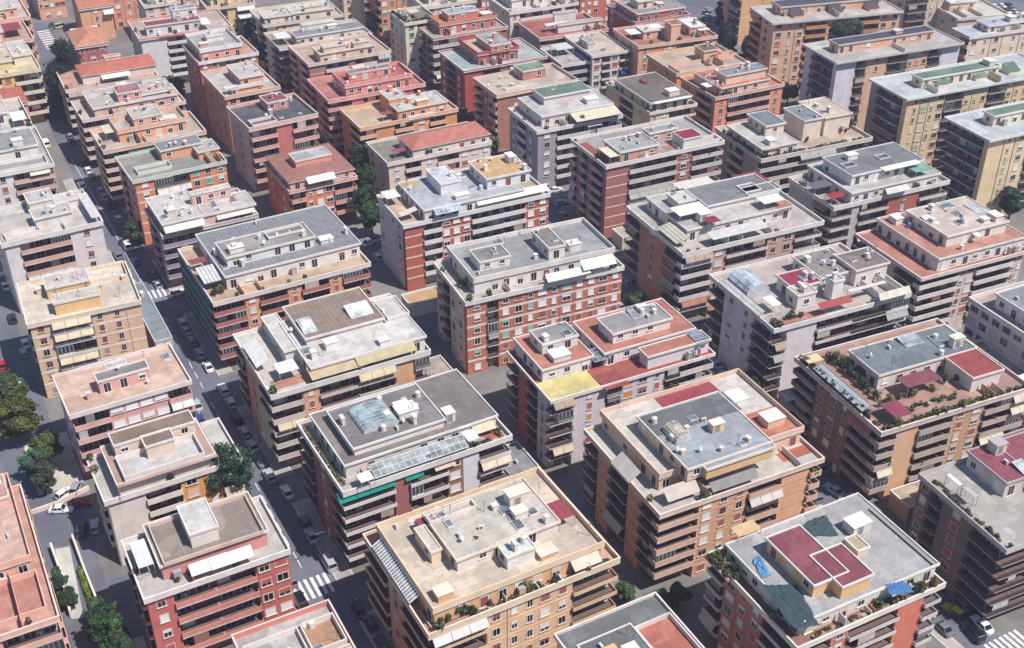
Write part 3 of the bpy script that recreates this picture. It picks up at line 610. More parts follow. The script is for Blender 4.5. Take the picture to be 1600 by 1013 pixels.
BLD = [
 dict(label='salmon corner block with orange upper roof and stepped terracotta terraces', plab='salmon corner block', rect=(-23.6, 142.0, 24.0, 33.0, 0.0), h=17, n=5, wall='#cf8c7a', front='B3 W W W B3', left='W W W', terr='#cf9a88', right='B3 W W F2 W B2', core='#c98a76', par='#dba28c', slab='#e6cdbd', ppar='#e0a690', ph=0.8,
  feats=[('pent', 1.0, 22.5, 11.5, 32.9, 0.0, 3.0, '#d59a80', '#d8b09c', 'P'), ('stair', 3.0, 10.0, 15.0, 29.0, 3.0, 5.3, '#d59a80', '#d8bca8', ''), ('stair', 15.0, 22.0, 26.0, 32.0, 3.0, 4.6, '#d8a890', '#cf9a88', 'n'), ('stair', 8.0, 13.0, 2.0, 8.0, 0.0, 2.4, '#dda892', '#d8c0b0', 'n'), ('ring', 2.0, 11.0, 1.0, 10.0, 0.0, 1.1, '#dda892', '#c98c78'), ('ring', 13.0, 23.0, 2.0, 11.0, 0.0, 1.1, '#dda892', '#c98672'), ('shrubs', 4.0, 22.0, -0.2, 1.0, 0.0, 0.0, 0, 5)]),
 dict(label='low grey roof ringed by red parapet beside the street corner', plab='grey roof with red parapet', rect=(22.6, 106.0, 14.4, 22.0, 0.0), h=14.5, n=4, wall='#a84e46', front='W W V', left='W W W', terr='#b9b3ab', core='#a84e46', par='#c0675c', slab='#d5c0b6', ppar='#c4685c', ph=1.0,
  feats=[('ring', 0.3, 8.6, 6.0, 19.4, 0.0, 1.0, '#cfc6be', '#b4afa8'), ('floor', 9.2, 14.0, 3.0, 13.0, 0.0, 0.02, '#96563f'), ('ring', 9.0, 14.2, 13.4, 19.4, 0.0, 1.2, '#d8cac0', '#b98a6a'), ('ribs', 9.1, 14.1, 3.0, 12.0, 1.6, 1.7, '#8e5a48', '#d8cdc4', 'n')]),
 dict(label='red fronted block with white awnings and a plain white roof cabin', plab='red block with white awnings', rect=(12.85, 140.05, 22.21, 13.89, 0.03), h=16.5, n=5, wall='#ae4c44', front='W1.6 B2.6 B2.6 V2.2', left='F2 V2 F1.6', terr='#cdc5bc', core='#b0584e', par='#cf7966', slab='#e3dcd6', ppar='#dccfc6', ph=0.7, band=None, shut=['#b8564a', '#b8564a', '#d9d5d0'], aw=0, tg=4,
  feats=[('pent', 3.37, 19.96, 2.84, 12.91, 0.0, 3.1, '#b8746a', '#a39486', 'nc'), ('ring', 3.72, 19.52, 2.26, 12.25, 3.1, 3.75, '#b3988c'), ('stair', 8.6, 12.95, 4.25, 11.47, 3.1, 5.9, '#cbc2b9', '#d6d2cb', 'nc'), ('awn', 7.05, 13.14, -0.2, 1.5, 1.7, 2.7, '#eceae6', 'cloth'), ('awn', 10.15, 16.85, -0.43, 1.27, 1.8, 2.8, '#eceae6', 'cloth'), ('canopy', 0.28, 2.66, 4.42, 10.83, 0.0, 2.5, '#e4e2dc'), ('shrubs', 4.1, 7.6, 1.28, 2.51, 0.0, 0.0, 0, 5)]),
 dict(label='beige block with orange panels, white blank wall and brown stepped roof cabin', plab='beige block with orange panels', rect=(12.66, 167.77, 23.28, 12.69, 1.16), h=14.5, n=5, wall='#d6cabf', front='P2.6 B2.5 U1.5 U1.4 B1.5', left='B3 P2', terr='#cfc9c1', core='#c9beb4', acc='#cf8238', par='#ddd2c6', slab='#e2d9d0', ppar='#dcd2c8', ph=0.7, tg=9, shut=['#d8b0a0', '#d6cfc8'],
  feats=[('canopy', 2.12, 19.4, -0.75, 12.24, 0.0, 2.9, '#8b7062', 'plaster'), ('pent', 2.45, 18.85, 0.35, 11.38, 0.0, 2.8, '#dccdbf', '#d4d0ca', 'nc'), ('ring', 3.58, 17.38, -0.12, 6.44, 2.95, 4.1, '#e2d8cf', '#d2cec8'), ('stair', 3.94, 17.98, 7.29, 10.98, 2.9, 5.6, '#e0c4ae', '#8d7466', 'c'), ('stair', 8.62, 13.51, 4.19, 7.41, 2.9, 5.64, '#e0c4ae', '#8d7466', 'nc')]),
 dict(label='pink block with a flat tan roof and white roller shutters', plab='pink block with flat tan roof', rect=(12.12, 193.18, 22.05, 14.11, 1.41), h=16, n=5, wall='#d4928c', front='B3 V5 B2', left='W W W', terr='#dbb69e', core='#b86a66', par='#d99a92', slab='#e9ddd5', ppar='#e8dcd4', ph=0.6, ww=2.2, cl=[1, 1, 1, 0.85], shut=['#e6e2de'], aw=0.1, awc=['#c26a64', '#e4dfd8'], clut=0.6,
  feats=[('stair', 6.28, 15.78, 4.4, 7.35, 0.0, 2.8, '#dc9c90', '#98928b', ''), ('stair', 8.9, 12.59, 8.65, 10.29, 0.0, 2.3, '#dc9c90', '#b4b0aa', 'nc')]),
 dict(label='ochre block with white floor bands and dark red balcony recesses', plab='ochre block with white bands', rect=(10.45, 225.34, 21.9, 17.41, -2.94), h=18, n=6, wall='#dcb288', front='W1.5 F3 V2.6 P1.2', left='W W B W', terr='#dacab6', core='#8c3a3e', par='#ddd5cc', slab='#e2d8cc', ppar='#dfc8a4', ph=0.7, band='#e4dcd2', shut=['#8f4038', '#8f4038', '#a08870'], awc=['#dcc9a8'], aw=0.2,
  feats=[('stair', 5.47, 14.59, 1.8, 5.54, 0.0, 2.8, '#dfb073', '#d3c8b9', 'n'), ('stair', 14.37, 15.68, 6.47, 7.31, 0.0, 2.5, '#dfb073', '#d3c8b9', 'nc'), ('stair', 4.86, 13.51, 9.04, 14.4, 0.0, 2.6, '#d9ae76', '#cfc5b8', 'n'), ('ring', 13.69, 21.57, 11.55, 18.01, 0.0, 0.9, '#d8c4a8')]),
 dict(label='low annex under a long grey sheet roof beside the zebra crossing', plab='low annex', rect=(34.6, 229.0, 3.6, 27.0, 0.0), h=4.6, n=1, wall='#b9aea4', front='W W', left='W W W', terr='#8b959b', core='#b9aea4', par='#dcd8d4', slab='#9aa3a8', ppar='#8b959b', ph=0.15, ov=0.15, right='W W W W',
  feats=[]),
 dict(label='whitish block with cluttered flat roof cabins and salmon balcony fronts', plab='whitish block with cluttered roof', rect=(11.04, 262.99, 21.92, 18.89, 1.81), h=18, n=6, wall='#d2c8c4', front='P1.2 B4 W2.6', left='W W W', terr='#c8c0b8', core='#94463e', par='#cf9c84', slab='#ddd5ce', ppar='#d5ccc5', ph=0.8, clut=1.6, aw=0.1,
  feats=[('pent', 8.28, 16.45, 4.19, 9.29, 0.0, 2.8, '#d2cac3', '#c8c1b9', ''), ('stair', 8.66, 14.41, 12.8, 18.79, 0.0, 2.9, '#cfc7c0', '#c6c0b9', ''), ('stair', 14.26, 20.15, 11.39, 15.07, 0.0, 2.2, '#d2cac3', '#cbc4bd', 'n'), ('ribs', 19.8, 22.01, -0.88, 13.45, 2.2, 2.3, '#9a9690', '#ddd8d2', 'n'), ('ring', 1.0, 8.84, 2.25, 4.89, 0.0, 0.8, '#cfc6be')]),
 dict(label='white fronted block with grey vaulted roof beside the bend of the street', plab='white block with grey vaulted roof', rect=(-1.0, 302.0, 30.0, 27.0, 0.0), h=18, n=6, wall='#d9d5d1', front='W W W W B2', left='W W', terr='#b1ada8', core='#c9b0a4', par='#cfa08c', slab='#dcd6d0', ppar='#d6d0ca', ph=0.6, right='W W W',
  feats=[('pent', 8.0, 28.0, 8.0, 20.0, 0.0, 3.0, '#d5d1cc', '#a29f9a', ''), ('ring', 1.0, 29.0, 0.5, 6.5, 0.0, 1.0, '#cfcac4', '#aaa6a1'), ('awn', 24.0, 29.0, -1.2, 0.3, -1.2, -0.3, '#d8cbb8', 'cloth')]),
 dict(label='beige terrace roof with white double awning and hedge above the pavement', plab='beige terrace roof with hedge', rect=(4.0, 333.0, 25.0, 25.0, 0.0), h=16, n=5, wall='#cdbfb2', front='W W B2', left='W W', terr='#cfc4b7', core='#c2b0a2', par='#c6a893', slab='#d8cfc6', ppar='#cfc5bb', ph=0.7, tg=14, right='W B W B',
  feats=[('pent', 4.0, 20.0, 9.0, 23.0, 0.0, 2.9, '#cfc5ba', '#d0c6ba', ''), ('canopy', 20.5, 24.3, 3.0, 10.0, 0.0, 2.3, '#eae8e4'), ('hedge', 24.2, 25.0, 1.0, 16.0, 0.0, 0.0, '#3a4a2c', 1.3)]),
 dict(label='small house with red tiled roof among balconied blocks on the bend', plab='small red tiled house', rect=(9.5, 362.0, 22.0, 13.0, 0.0), h=13, n=4, wall='#c9907c', front='W W W', left='W W', terr='#b56a58', core='#c9907c', par='#dcd8d4', slab='#d8ccc2', ppar='#c9907c', ph=0, ov=0.4, clutter=0, right='W W',
  feats=[('hip', 0.0, 22.0, 0.0, 13.0, -0.1, 0.6, '#c9907c', '#b8604e', '2.2')]),
 dict(label='yellow block with curved cream balconies facing the street', plab='yellow block with cream balconies', rect=(15.5, 377.0, 23.0, 23.0, 0.0), h=17, n=5, wall='#d3a55c', front='W1.4 B1.6 W1 B2', left='W W', terr='#dcc9a0', core='#c9a06a', par='#d9cdb8', slab='#dfd6c6', ppar='#d9c59a', ph=0.8, right='B2 W B2 B2',
  feats=[('pent', 2.0, 16.0, 4.0, 20.0, 0.0, 3.0, '#dcc088', '#dcc9a0', ''), ('pent', 17.0, 22.0, 8.0, 22.0, 0.0, 2.8, '#dccfae', '#d8d0c4', 'n')]),
 dict(label='salmon block with maroon roof sheet behind the yellow block', plab='salmon block with maroon roof sheet', rect=(15.0, 403.0, 26.0, 21.0, 0.0), h=18, n=5, wall='#cf7e68', front='W B2 W B2', left='W W', terr='#cfa692', core='#b8705e', par='#d3947f', slab='#dcc6b8', ppar='#d59c88', ph=0.8, right='B2 W B2 B2',
  feats=[('pent', 2.0, 18.0, 4.0, 18.0, 0.0, 3.0, '#d08a74', '#d2c3b6', ''), ('canopy', 18.5, 24.0, 5.0, 13.0, 0.0, 2.7, '#a8444e', 'corr'), ('stair', 5.0, 12.0, 8.0, 15.0, 3.0, 5.5, '#d08a74', '#d5cabe', 'n')]),
 dict(label='pale salmon block with white roof panels at the far bend', plab='pale salmon block', rect=(18.0, 427.0, 26.0, 24.0, 0.0), h=18, n=5, wall='#d28c74', front='W B2 W B2', left='W W', terr='#d6c0b0', core='#c07a64', par='#d8a08c', slab='#dfd0c4', ppar='#d8a490', ph=0.8, right='B2 W B2 B2',
  feats=[('pent', 4.0, 23.0, 4.0, 18.0, 0.0, 3.0, '#d79a82', '#d8d0c8', '')]),
 dict(label='tan block with maroon windows closing the view at the street end', plab='tan block at the street end', rect=(53.5, 481.0, 10.0, 16.0, 0.0), h=22, n=7, wall='#d3966c', front='W W W W W', left='W W', terr='#cfb49c', core='#d3966c', par='#dcd8d4', slab='#d9c4b0', ppar='#d3a078', ph=0.6, shut=['#8f3a34', '#d8d2cc'],
  feats=[]),
 dict(label='dusky pink block with stacked balconies at the street bend', plab='dusky pink block', rect=(18.0, 455.0, 29.0, 22.0, 0.0), h=19, n=6, wall='#c08474', front='B2 W B2 W', left='W W', terr='#cdb5a6', core='#a8705f', par='#d3a494', slab='#dcc8bc', ppar='#cf9c8c', ph=0.8, right='B2 W B2 B2',
  feats=[('pent', 3.0, 26.0, 4.0, 18.0, 0.0, 3.0, '#cf9a88', '#d3c9c0', '')]),
 dict(label='ochre block with wide beige roof terrace and striped white awning', plab='ochre block with striped awning', rect=(47.36, 113.47, 32.26, 23.57, 0.63), h=16.5, n=5, wall='#c49a72', front='F3.4 W1.3 V3 W1.3 F3', left='F3 W2 F3', terr='#c9a184', core='#9c6a48', par='#dcae76', slab='#e0cfba', ppar='#d6b996', ph=0.9, band='#dcb47c', bw=0.25, tg=12, clut=1.8, shut=['#a0524a', '#d9d2ca', '#8e4a40'], awc=['#d8d2cc'], aw=0.2,
  feats=[('pent', 1.4, 30.14, 1.34, 21.32, 0.0, 3.1, '#d29c68', '#d8c5ad', 'P'), ('stair', 5.35, 6.97, 10.31, 16.24, 3.1, 5.4, '#d8bda2', '#cfc5b6', 'c'), ('pent', 8.01, 25.53, 6.88, 18.39, 3.1, 5.6, '#dcd2c8', '#cdc3b3', ''), ('ring', 7.63, 15.83, 15.58, 17.52, 5.6, 6.3, '#d8cdc2', '#c9beae'), ('stair', 14.75, 19.53, 3.59, 7.19, 3.1, 5.5, '#dad8d4', '#d8dcd9', ''), ('canopy', 22.55, 25.33, 14.56, 18.25, 3.1, 5.5, '#b2584a', 'seam'), ('canopy', 25.98, 28.8, 7.07, 11.39, 3.1, 5.5, '#a64850', 'seam'), ('canopy', 6.41, 7.78, 16.78, 18.55, 3.1, 5.1, '#a64850', 'seam'), ('ribs', -0.69, 1.05, 5.46, 19.54, 1.9, 2.9, '#4d4a48', '#e6e4e2', 'l'), ('awn', 24.34, 29.32, -0.39, 1.51, 1.6, 2.8, '#dfc9b4', 'cloth'), ('shrubs', 1.95, 8.08, 0.19, 1.89, 0.0, 0.0, 0, 9), ('shrubs', 9.75, 20.44, 0.36, 1.56, 0.0, 0.0, 0, 10), ('shrubs', 10.01, 15.52, 8.72, 9.92, 3.1, 0.0, 0, 6), ('hedge', 8.0, 31.0, 0.1, 0.7, 0.0, 0.0, '#5a4a34', 0.8), ('ring', 0.62, 8.35, 0.39, 4.92, 0.0, 0.5, '#a5806a', '#96705c')]),
 dict(label='low dark grey roof with terracotta terrace in front of the ochre block', plab='low dark grey roof', rect=(65.3, 80.0, 17.4, 27.5, 0.0), h=13, n=4, wall='#c09c84', front='W W W', left='W W', terr='#7b7d7f', core='#c09c84', par='#dcd8d4', slab='#d0c6be', ppar='#cfc4bb', ph=0.5, tg=6,
  feats=[('pent', 0.8, 9.4, 8.0, 22.5, 0.0, 2.2, '#b8a597', '#77797b', ''), ('ring', 10.6, 17.0, 2.0, 23.0, 0.0, 0.9, '#d8ccc4', '#c4705a'), ('canopy', 3.0, 5.0, 15.0, 20.0, 2.2, 3.2, '#d39a5a', 'plaster'), ('stair', 2.0, 9.0, 0.4, 6.0, 0.0, 3.0, '#c8b8aa', '#84807c', '')]),
 dict(label='dark brick block with teal awnings and a barrel skylight on its grey roof', plab='dark brick block with teal awnings', rect=(47.51, 147.04, 31.11, 21.18, 0.78), h=18, n=6, wall='#8a463e', front='F3.2 P1 F2.6 W1 Q1.2 F2.2', left='R1.4 W3 R2', terr='#c4bcb4', core='#9a7a6c', acc='#c9c6ca', par='#cfcac6', slab='#e6e2de', ppar='#d3cdc6', ph=0.8, wk='brick', awc=['#0f8d80', '#d8cbb0'], aw=0.2, lpar='#8b7f7e', tg=4, clut=1.2,
  feats=[('pent', 1.7, 30.24, 3.42, 19.23, 0.0, 3.0, '#d3c9c1', '#8a807a', 'c'), ('pent', 3.99, 20.69, 4.85, 16.43, 3.0, 4.7, '#d8ccc0', '#88817f', ''), ('vault', 6.88, 13.54, 7.43, 14.49, 4.7, 5.75, '#7f9294'), ('canopy', 2.42, 4.9, -1.51, 0.99, 0.0, 2.4, '#e0ddd8'), ('solar', 5.33, 22.7, -0.7, 1.9, 1.6, 2.7, '#7f8684'), ('floor', 27.2, 30.38, 0.18, 7.25, 0.0, 0.03, '#c4694e'), ('canopy', 22.95, 25.2, -0.08, 2.82, 0.0, 2.3, '#e4e2de'), ('awn', 25.25, 29.57, 1.93, 3.63, 1.5, 2.6, '#d8c8a0', 'cloth'), ('awn', -1.16, 9.03, -0.7, 1.0, -1.25, -0.3, '#0d8d7c', 'cloth'), ('awn', 10.8, 14.24, -0.7, 1.0, -1.25, -0.3, '#0d8d7c', 'cloth'), ('awn', 16.3, 20.26, -0.7, 1.0, -1.25, -0.3, '#d3b8a4', 'cloth'), ('hedge', 0.0, 0.9, 2.0, 20.0, 0.0, 0.0, '#6a6e4c', 1.1), ('hedge', 29.6, 30.6, 1.0, 9.0, 0.0, 0.0, '#5a5c2c', 1.3), ('hedge', 22.0, 29.0, 0.0, 0.8, 0.0, 0.0, '#55582c', 1.1)]),
 dict(label='beige block with brown sheet roof, cream awnings and a white pergola', plab='beige block with brown sheet roof', rect=(45.77, 178.78, 31.6, 22.78, -0.15), h=18, n=6, wall='#c58b66', front='B2.2 W1.3 F3 B3 Q1.6 R1.2', left='B1.2 W2 B1', terr='#d2cabf', core='#b79a86', acc='#cc9468', par='#bfb2a4', slab='#c9c2bb', ppar='#c3bcb4', ph=0.8, lpar='#857c78', aw=0.25, awc=['#d9c49a', '#d9cfc0', '#5f90bd'], tg=8, clut=0.8,
  feats=[('pent', 5.83, 8.51, 9.2, 22.68, 0.0, 3.0, '#cdc5bc', '#d6d2cb', 'c'), ('pent', 8.37, 31.5, 1.36, 19.06, 0.0, 3.05, '#ddd6ce', '#d4cfc8', ''), ('pent', 10.14, 25.96, 8.85, 21.62, 3.05, 4.7, '#ddd6ce', '#9a8474', 'snc'), ('solar', 20.28, 25.2, 11.12, 15.39, 4.8, 5.6, '#b8bcb8'), ('solar', 10.24, 13.11, 10.14, 14.81, 4.8, 5.6, '#b8bcb8'), ('awn', -0.27, 2.43, 8.25, 17.19, 1.6, 2.7, '#e6e4e0', 'cloth', 'l'), ('canopy', 2.59, 6.56, 3.16, 6.96, 0.0, 2.4, '#e4e2de'), ('awn', 7.58, 18.09, -0.72, 2.36, 1.7, 2.7, '#c4ae88', 'cloth'), ('awn', 16.86, 28.95, -0.75, 1.27, 1.9, 2.9, '#bfb084', 'cloth'), ('canopy', 18.27, 28.93, 2.14, 4.54, 2.9, 3.0, '#3d8a70', 'cloth'), ('awn', 17.29, 25.01, -0.7, 1.0, -1.2, -0.3, '#5f90bd', 'cloth'), ('canopy', 30.34, 32.2, 5.22, 7.62, 0.0, 2.3, '#e0ddd8'), ('floor', 1.13, 8.53, 1.88, 5.03, 0.0, 0.03, '#c98a70'), ('ring', 27.38, 32.2, 9.89, 17.35, 3.1, 3.7, '#d8d2ca')]),
 dict(label='block wrapped in dark green balcony screens under a wide grey seamed roof', plab='block with dark green screens', rect=(46.19, 217.54, 34.84, 25.94, 0.74), h=17, n=6, wall='#cb855c', front='B2 W1 B2 W1 B2 W1 B2', left='B3 B3', terr='#c9ab8c', core='#7a4034', par='#a85c50', slab='#d0c8c0', ppar='#bfae9e', ph=0.7, lbl='#12857c', lpar='#0e5a55', aw=0.15, awc=['#c9625a', '#ddd6cc'], tg=9,
  feats=[('pent', 4.18, 34.74, 4.58, 25.84, 0.0, 3.2, '#ddd6d0', '#8c8e90', 's'), ('pent', 5.8, 25.53, 8.17, 15.36, 3.2, 5.6, '#e2deda', '#a09b96', ''), ('stair', 16.35, 24.35, 11.23, 13.66, 5.6, 6.2, '#d8d4d0', '#8e8a80', 'nc'), ('corr', -0.31, 3.74, 5.57, 12.51, 2.1, 2.6, '#e0dedc'), ('canopy', -0.48, 3.06, 14.37, 16.77, 0.0, 2.5, '#9c525a', 'seam'), ('floor', 0.32, 2.82, 20.49, 22.87, 0.0, 0.03, '#cf9f7c'), ('shrubs', 0.15, 3.32, 3.17, 4.42, 0.0, 0.0, 0, 8)]),
 dict(label='brown block with whitish slab roof and cream awnings beside the crossing', plab='brown block with whitish slab roof', rect=(45.18, 256.87, 22.67, 15.63, 0.64), h=14.5, n=5, wall='#9a655a', front='B5 W1 B4', left='Q1.2 B1 Q1.2', terr='#c2aa9c', core='#b89488', acc='#93655c', par='#8f8296', slab='#cfc5bf', ppar='#a493a0', ph=0.6, band='#b8a39a', bw=0.2, tg=4,
  feats=[('pent', 0.35, 10.0, 0.35, 15.53, 0.0, 3.1, '#c79c8c', '#cfc7c0', ''), ('pent', 9.18, 22.57, 0.35, 8.28, 0.0, 3.0, '#d2ada0', '#cbc3bc', ''), ('stair', 9.21, 18.79, 6.76, 8.45, 3.0, 5.8, '#d8a898', '#c4beb8', ''), ('awn', 0.22, 9.79, -1.6, -0.22, 1.6, 2.7, '#e0dace', 'cloth'), ('awn', 12.91, 22.27, -0.7, 1.0, 1.6, 2.7, '#e2d6c8', 'cloth')]),
 dict(label='orange brick block with green edged roof and teal shutters', plab='orange brick block with green edged roof', rect=(44.78, 282.32, 23.57, 15.82, 1.8), h=18, n=6, wall='#c06c44', front='W1.6 R2.8 V3', left='W W B W', terr='#9c9a90', core='#b9775a', par='#c99c84', slab='#b0b1a6', ppar='#a6ab9c', ph=0.6, band='#dccbbb', shut=['#43aa9a', '#43aa9a', '#d8d4ce'], ww=1.4, aw=0.3, awc=['#d8d2c4'], wk='brick',
  feats=[('pent', 9.7, 20.32, 8.64, 14.22, 0.0, 2.9, '#c88260', '#8b9194', ''), ('pent', 18.22, 23.47, 4.61, 10.76, 0.0, 2.2, '#c88260', '#bdb2a6', 'n'), ('ring', 1.94, 10.68, 3.08, 6.83, 0.0, 0.9, '#a9b0a0')]),
 dict(label='orange block with teal shutters and cream canopy behind the green edged roof', plab='orange block with cream canopy', rect=(42.67, 305.9, 26.86, 15.0, 0.88), h=17, n=6, wall='#c87850', front='B1.5 V3 B1.2 W1', left='B1 W1', terr='#cbb8a6', core='#b97050', par='#cdb09c', slab='#d6c8ba', ppar='#cf9c80', ph=0.8, shut=['#43aa9a'], tg=4,
  feats=[('pent', 5.1, 23.21, 4.59, 13.22, 0.0, 2.8, '#cd8560', '#c3b4a5', 'P'), ('stair', 9.86, 17.39, 6.17, 13.95, 2.8, 5.2, '#d29c80', '#c6bcb2', ''), ('canopy', 2.0, 4.83, 6.51, 12.52, 0.0, 2.5, '#d9cdb4')]),
 dict(label='reddish block with round terrace corner and pink roof cabin', plab='reddish block with pink roof cabin', rect=(42.75, 334.97, 28.78, 15.0, 0.53), h=15, n=5, wall='#bd6a54', front='B2 V3 B2', left='B1 W1', terr='#ccbfb1', core='#b07060', par='#c9b2a4', slab='#d8cdc2', ppar='#cdb3a4', ph=0.7, tg=8,
  feats=[('pent', 3.35, 26.99, 0.4, 14.4, 0.0, 2.9, '#cf9484', '#cbbfb3', ''), ('stair', 10.72, 17.53, 1.77, 8.33, 2.9, 5.4, '#c98478', '#b07a74', ''), ('canopy', 15.87, 26.33, 2.31, 3.34, 2.9, 3.4, '#a9a7a4', 'plaster')]),
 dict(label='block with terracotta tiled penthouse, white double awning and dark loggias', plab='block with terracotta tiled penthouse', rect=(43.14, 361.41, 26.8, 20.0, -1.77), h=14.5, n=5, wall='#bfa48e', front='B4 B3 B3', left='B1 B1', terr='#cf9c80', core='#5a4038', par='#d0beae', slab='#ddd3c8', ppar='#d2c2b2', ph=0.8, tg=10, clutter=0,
  feats=[('hip', 5.43, 27.4, 3.79, 14.08, 0.0, 2.8, '#d5c6b8', '#c26a54', '1.2'), ('awn', 10.78, 19.27, 1.12, 6.61, 1.7, 2.8, '#e6e2d8', 'cloth'), ('stair', 13.92, 18.66, 12.53, 14.0, 2.8, 4.4, '#cfa390', '#b8604e', 'nc')]),
 dict(label='low hipped tile roof with red fascia behind the big dark tree', plab='low hipped tile roof', rect=(53.95, 405.03, 9.71, 18.0, -1.78), h=12.5, n=4, wall='#a84e50', front='W W W', left='W W', terr='#b56a58', core='#a84e50', par='#dcd8d4', slab='#ddd2c8', ppar='#c98264', ph=0, ov=0.5, clutter=0,
  feats=[('hip', 0.0, 10.31, 0.0, 17.0, -0.1, 0.5, '#b45a58', '#c98264', '2.6'), ('canopy', 1.0, 10.31, 17.3, 18.6, -1.0, 0.8, '#b8bec4', 'plaster')]),
 dict(label='tan gabled house with white awning at the far street end', plab='tan gabled house', rect=(63.31, 447.34, 11.03, 18.0, -1.56), h=12, n=4, wall='#cf9464', front='P1 W1 P1', left='W W', terr='#b56a58', core='#cf9464', par='#dcd8d4', slab='#ddd2c8', ppar='#c27458', ph=0, ov=0.5, clutter=0,
  feats=[('gable', 0.0, 11.63, 0.0, 18.0, -0.1, 0.5, '#cf9464', '#c27458', '2.2'), ('awn', 8.0, 11.63, -1.6, 0.2, -2.4, -1.0, '#e4e2dc', 'cloth')]),
 dict(label='white block with maroon pitched roof and stacked white balconies', plab='white block with maroon roof', rect=(72.06, 389.85, 29.89, 20.0, -3.14), h=17, n=6, wall='#d6d3d0', front='P2 B4 P1', left='W W', terr='#c9b0a0', core='#cfccc8', par='#d9d6d2', slab='#dcd9d6', ppar='#c4604c', ph=0.5, tg=5,
  feats=[('pent', 2.89, 20.43, 2.82, 7.6, 0.0, 3.2, '#cfccc8', '#98484c', 's'), ('stair', 12.55, 20.45, 6.91, 10.6, 3.2, 6.0, '#dad8d4', '#8f9692', ''), ('canopy', 20.4, 23.25, -1.16, 5.96, 0.0, 2.6, '#e6e4e0'), ('floor', 5.94, 29.21, -0.7, 1.7, 0.0, 0.03, '#bf5a48')]),
 dict(label='red block with white slanted parapet around its roof terrace', plab='red block with white slanted parapet', rect=(81.13, 351.06, 18.16, 16.77, 0.43), h=20, n=7, wall='#b85844', front='V2 B2 V2', left='V2 V2', terr='#cf9a80', core='#c06450', par='#cf8468', slab='#d8cfc8', ppar='#d4d4d4', ph=0.7,
  feats=[('pent', 1.01, 13.68, 0.93, 16.52, 0.0, 3.2, '#cf8068', '#b4b0ac', 'Pc'), ('stair', 5.29, 10.32, 8.17, 12.27, 3.2, 5.0, '#d8d4d0', '#c9c6c2', '')]),
 dict(label='peach block with whitish cut roof cabin and small terrace awning', plab='peach block with whitish roof cabin', rect=(81.21, 325.33, 16.07, 22.33, 1.1), h=18, n=6, wall='#d88a62', front='W1 B2 W1', left='W W W W', terr='#c9c0b6', core='#cf845e', par='#d89c78', slab='#d9cabb', ppar='#d6a284', ph=0.8, shut=['#a83a34', '#d4ccc4'],
  feats=[('pent', 6.48, 13.51, 5.81, 17.66, 0.0, 2.9, '#d89a74', '#cfcac2', ''), ('pent', 2.38, 11.8, 1.34, 2.98, 0.0, 1.8, '#d89a74', '#cdc5bb', 'nc'), ('canopy', 0.63, 4.64, 1.73, 4.13, 0.0, 2.0, '#d8d2c8')]),
 dict(label='dark roofed block with red roof cabin and tall grey side wall', plab='dark roofed block with red cabin', rect=(79.64, 297.49, 19.31, 16.81, 2.92), h=19, n=6, wall='#9c9096', front='B2 Q1.2 B2', left='P1 W1 P1', terr='#5c5e62', lwall='#a8a3ab', core='#b87468', acc='#b0564e', par='#cf9488', slab='#d6c6be', ppar='#cf9c90', ph=0.9, wk='plaster',
  feats=[('stair', 8.77, 14.95, 9.43, 15.38, 0.0, 2.6, '#b06c64', '#9c5256', ''), ('ring', 1.17, 8.23, 0.88, 4.89, 0.0, 0.9, '#c9bab2')]),
 dict(label='low orange house with red tiled roof and curved corner balconies', plab='low orange house with red tiles', rect=(80.45, 269.39, 17.9, 19.39, 0.42), h=12.5, n=4, wall='#c8663e', front='B1 V2 B1.6', left='W W', terr='#b8604e', core='#9c4a36', par='#cf8a6c', slab='#dcc4b4', ppar='#cf8a6c', ph=0.6, shut=['#d8d4d0'], clutter=0,
  feats=[('hip', 0.2, 17.5, 0.4, 18.5, -0.1, 2.6, '#d0a08c', '#a06a5e', '1.6'), ('stair', 4.11, 13.78, 6.13, 11.4, 2.6, 5.2, '#c47a66', '#b6b8ba', 'nc'), ('awn', 4.42, 12.07, -1.6, 0.43, 2.0, 3.0, '#e8e6e2', 'cloth')]),
 dict(label='white block with red brick panels, solar panels and stepped white roofs', plab='white block with red brick panels', rect=(94.77, 229.65, 37.79, 16.98, -2.13), h=17.5, n=6, wall='#a0402c', front='P1.3 B1.3 V2.2 B2.4 B1.6 V1.8', left='W W P W', terr='#cdb294', core='#cfccca', lwall='#b9b6bc', par='#dedad6', slab='#dcd8d4', ppar='#d6d2ce', ph=0.7, band='#d9c8b4', bw=0.3, wk='brick', shut=['#dfdcd8'], ww=1.5,
  feats=[('pent', 5.29, 30.92, 0.35, 16.23, 0.0, 3.0, '#dcdbda', '#b4b8bc', ''), ('floor', 5.28, 9.2, 13.07, 15.77, 3.0, 3.03, '#dcb280'), ('stair', 11.82, 17.03, 5.74, 14.65, 3.0, 5.9, '#e0e0e0', '#c6cacc', 'n'), ('pent', 22.99, 34.43, 3.58, 14.09, 3.0, 5.9, '#dcdcdc', '#dcae76', ''), ('solar', 7.38, 14.09, -1.6, 0.01, 2.1, 3.0, '#8d99a6'), ('canopy', -0.19, 3.49, 10.48, 14.97, 0.0, 2.5, '#e2ded6'), ('awn', 0.14, 4.31, 2.02, 4.06, 1.8, 2.6, '#ddd0c0', 'cloth', 'l'), ('awn', 18.54, 26.14, -0.7, 1.0, 1.7, 2.8, '#e0dcd2', 'cloth'), ('awn', 24.79, 30.19, -0.7, 1.0, 1.7, 2.8, '#dcd2c2', 'cloth'), ('awn', 28.8, 37.53, -0.7, 1.0, 1.7, 2.8, '#e4e0d8', 'cloth')]),
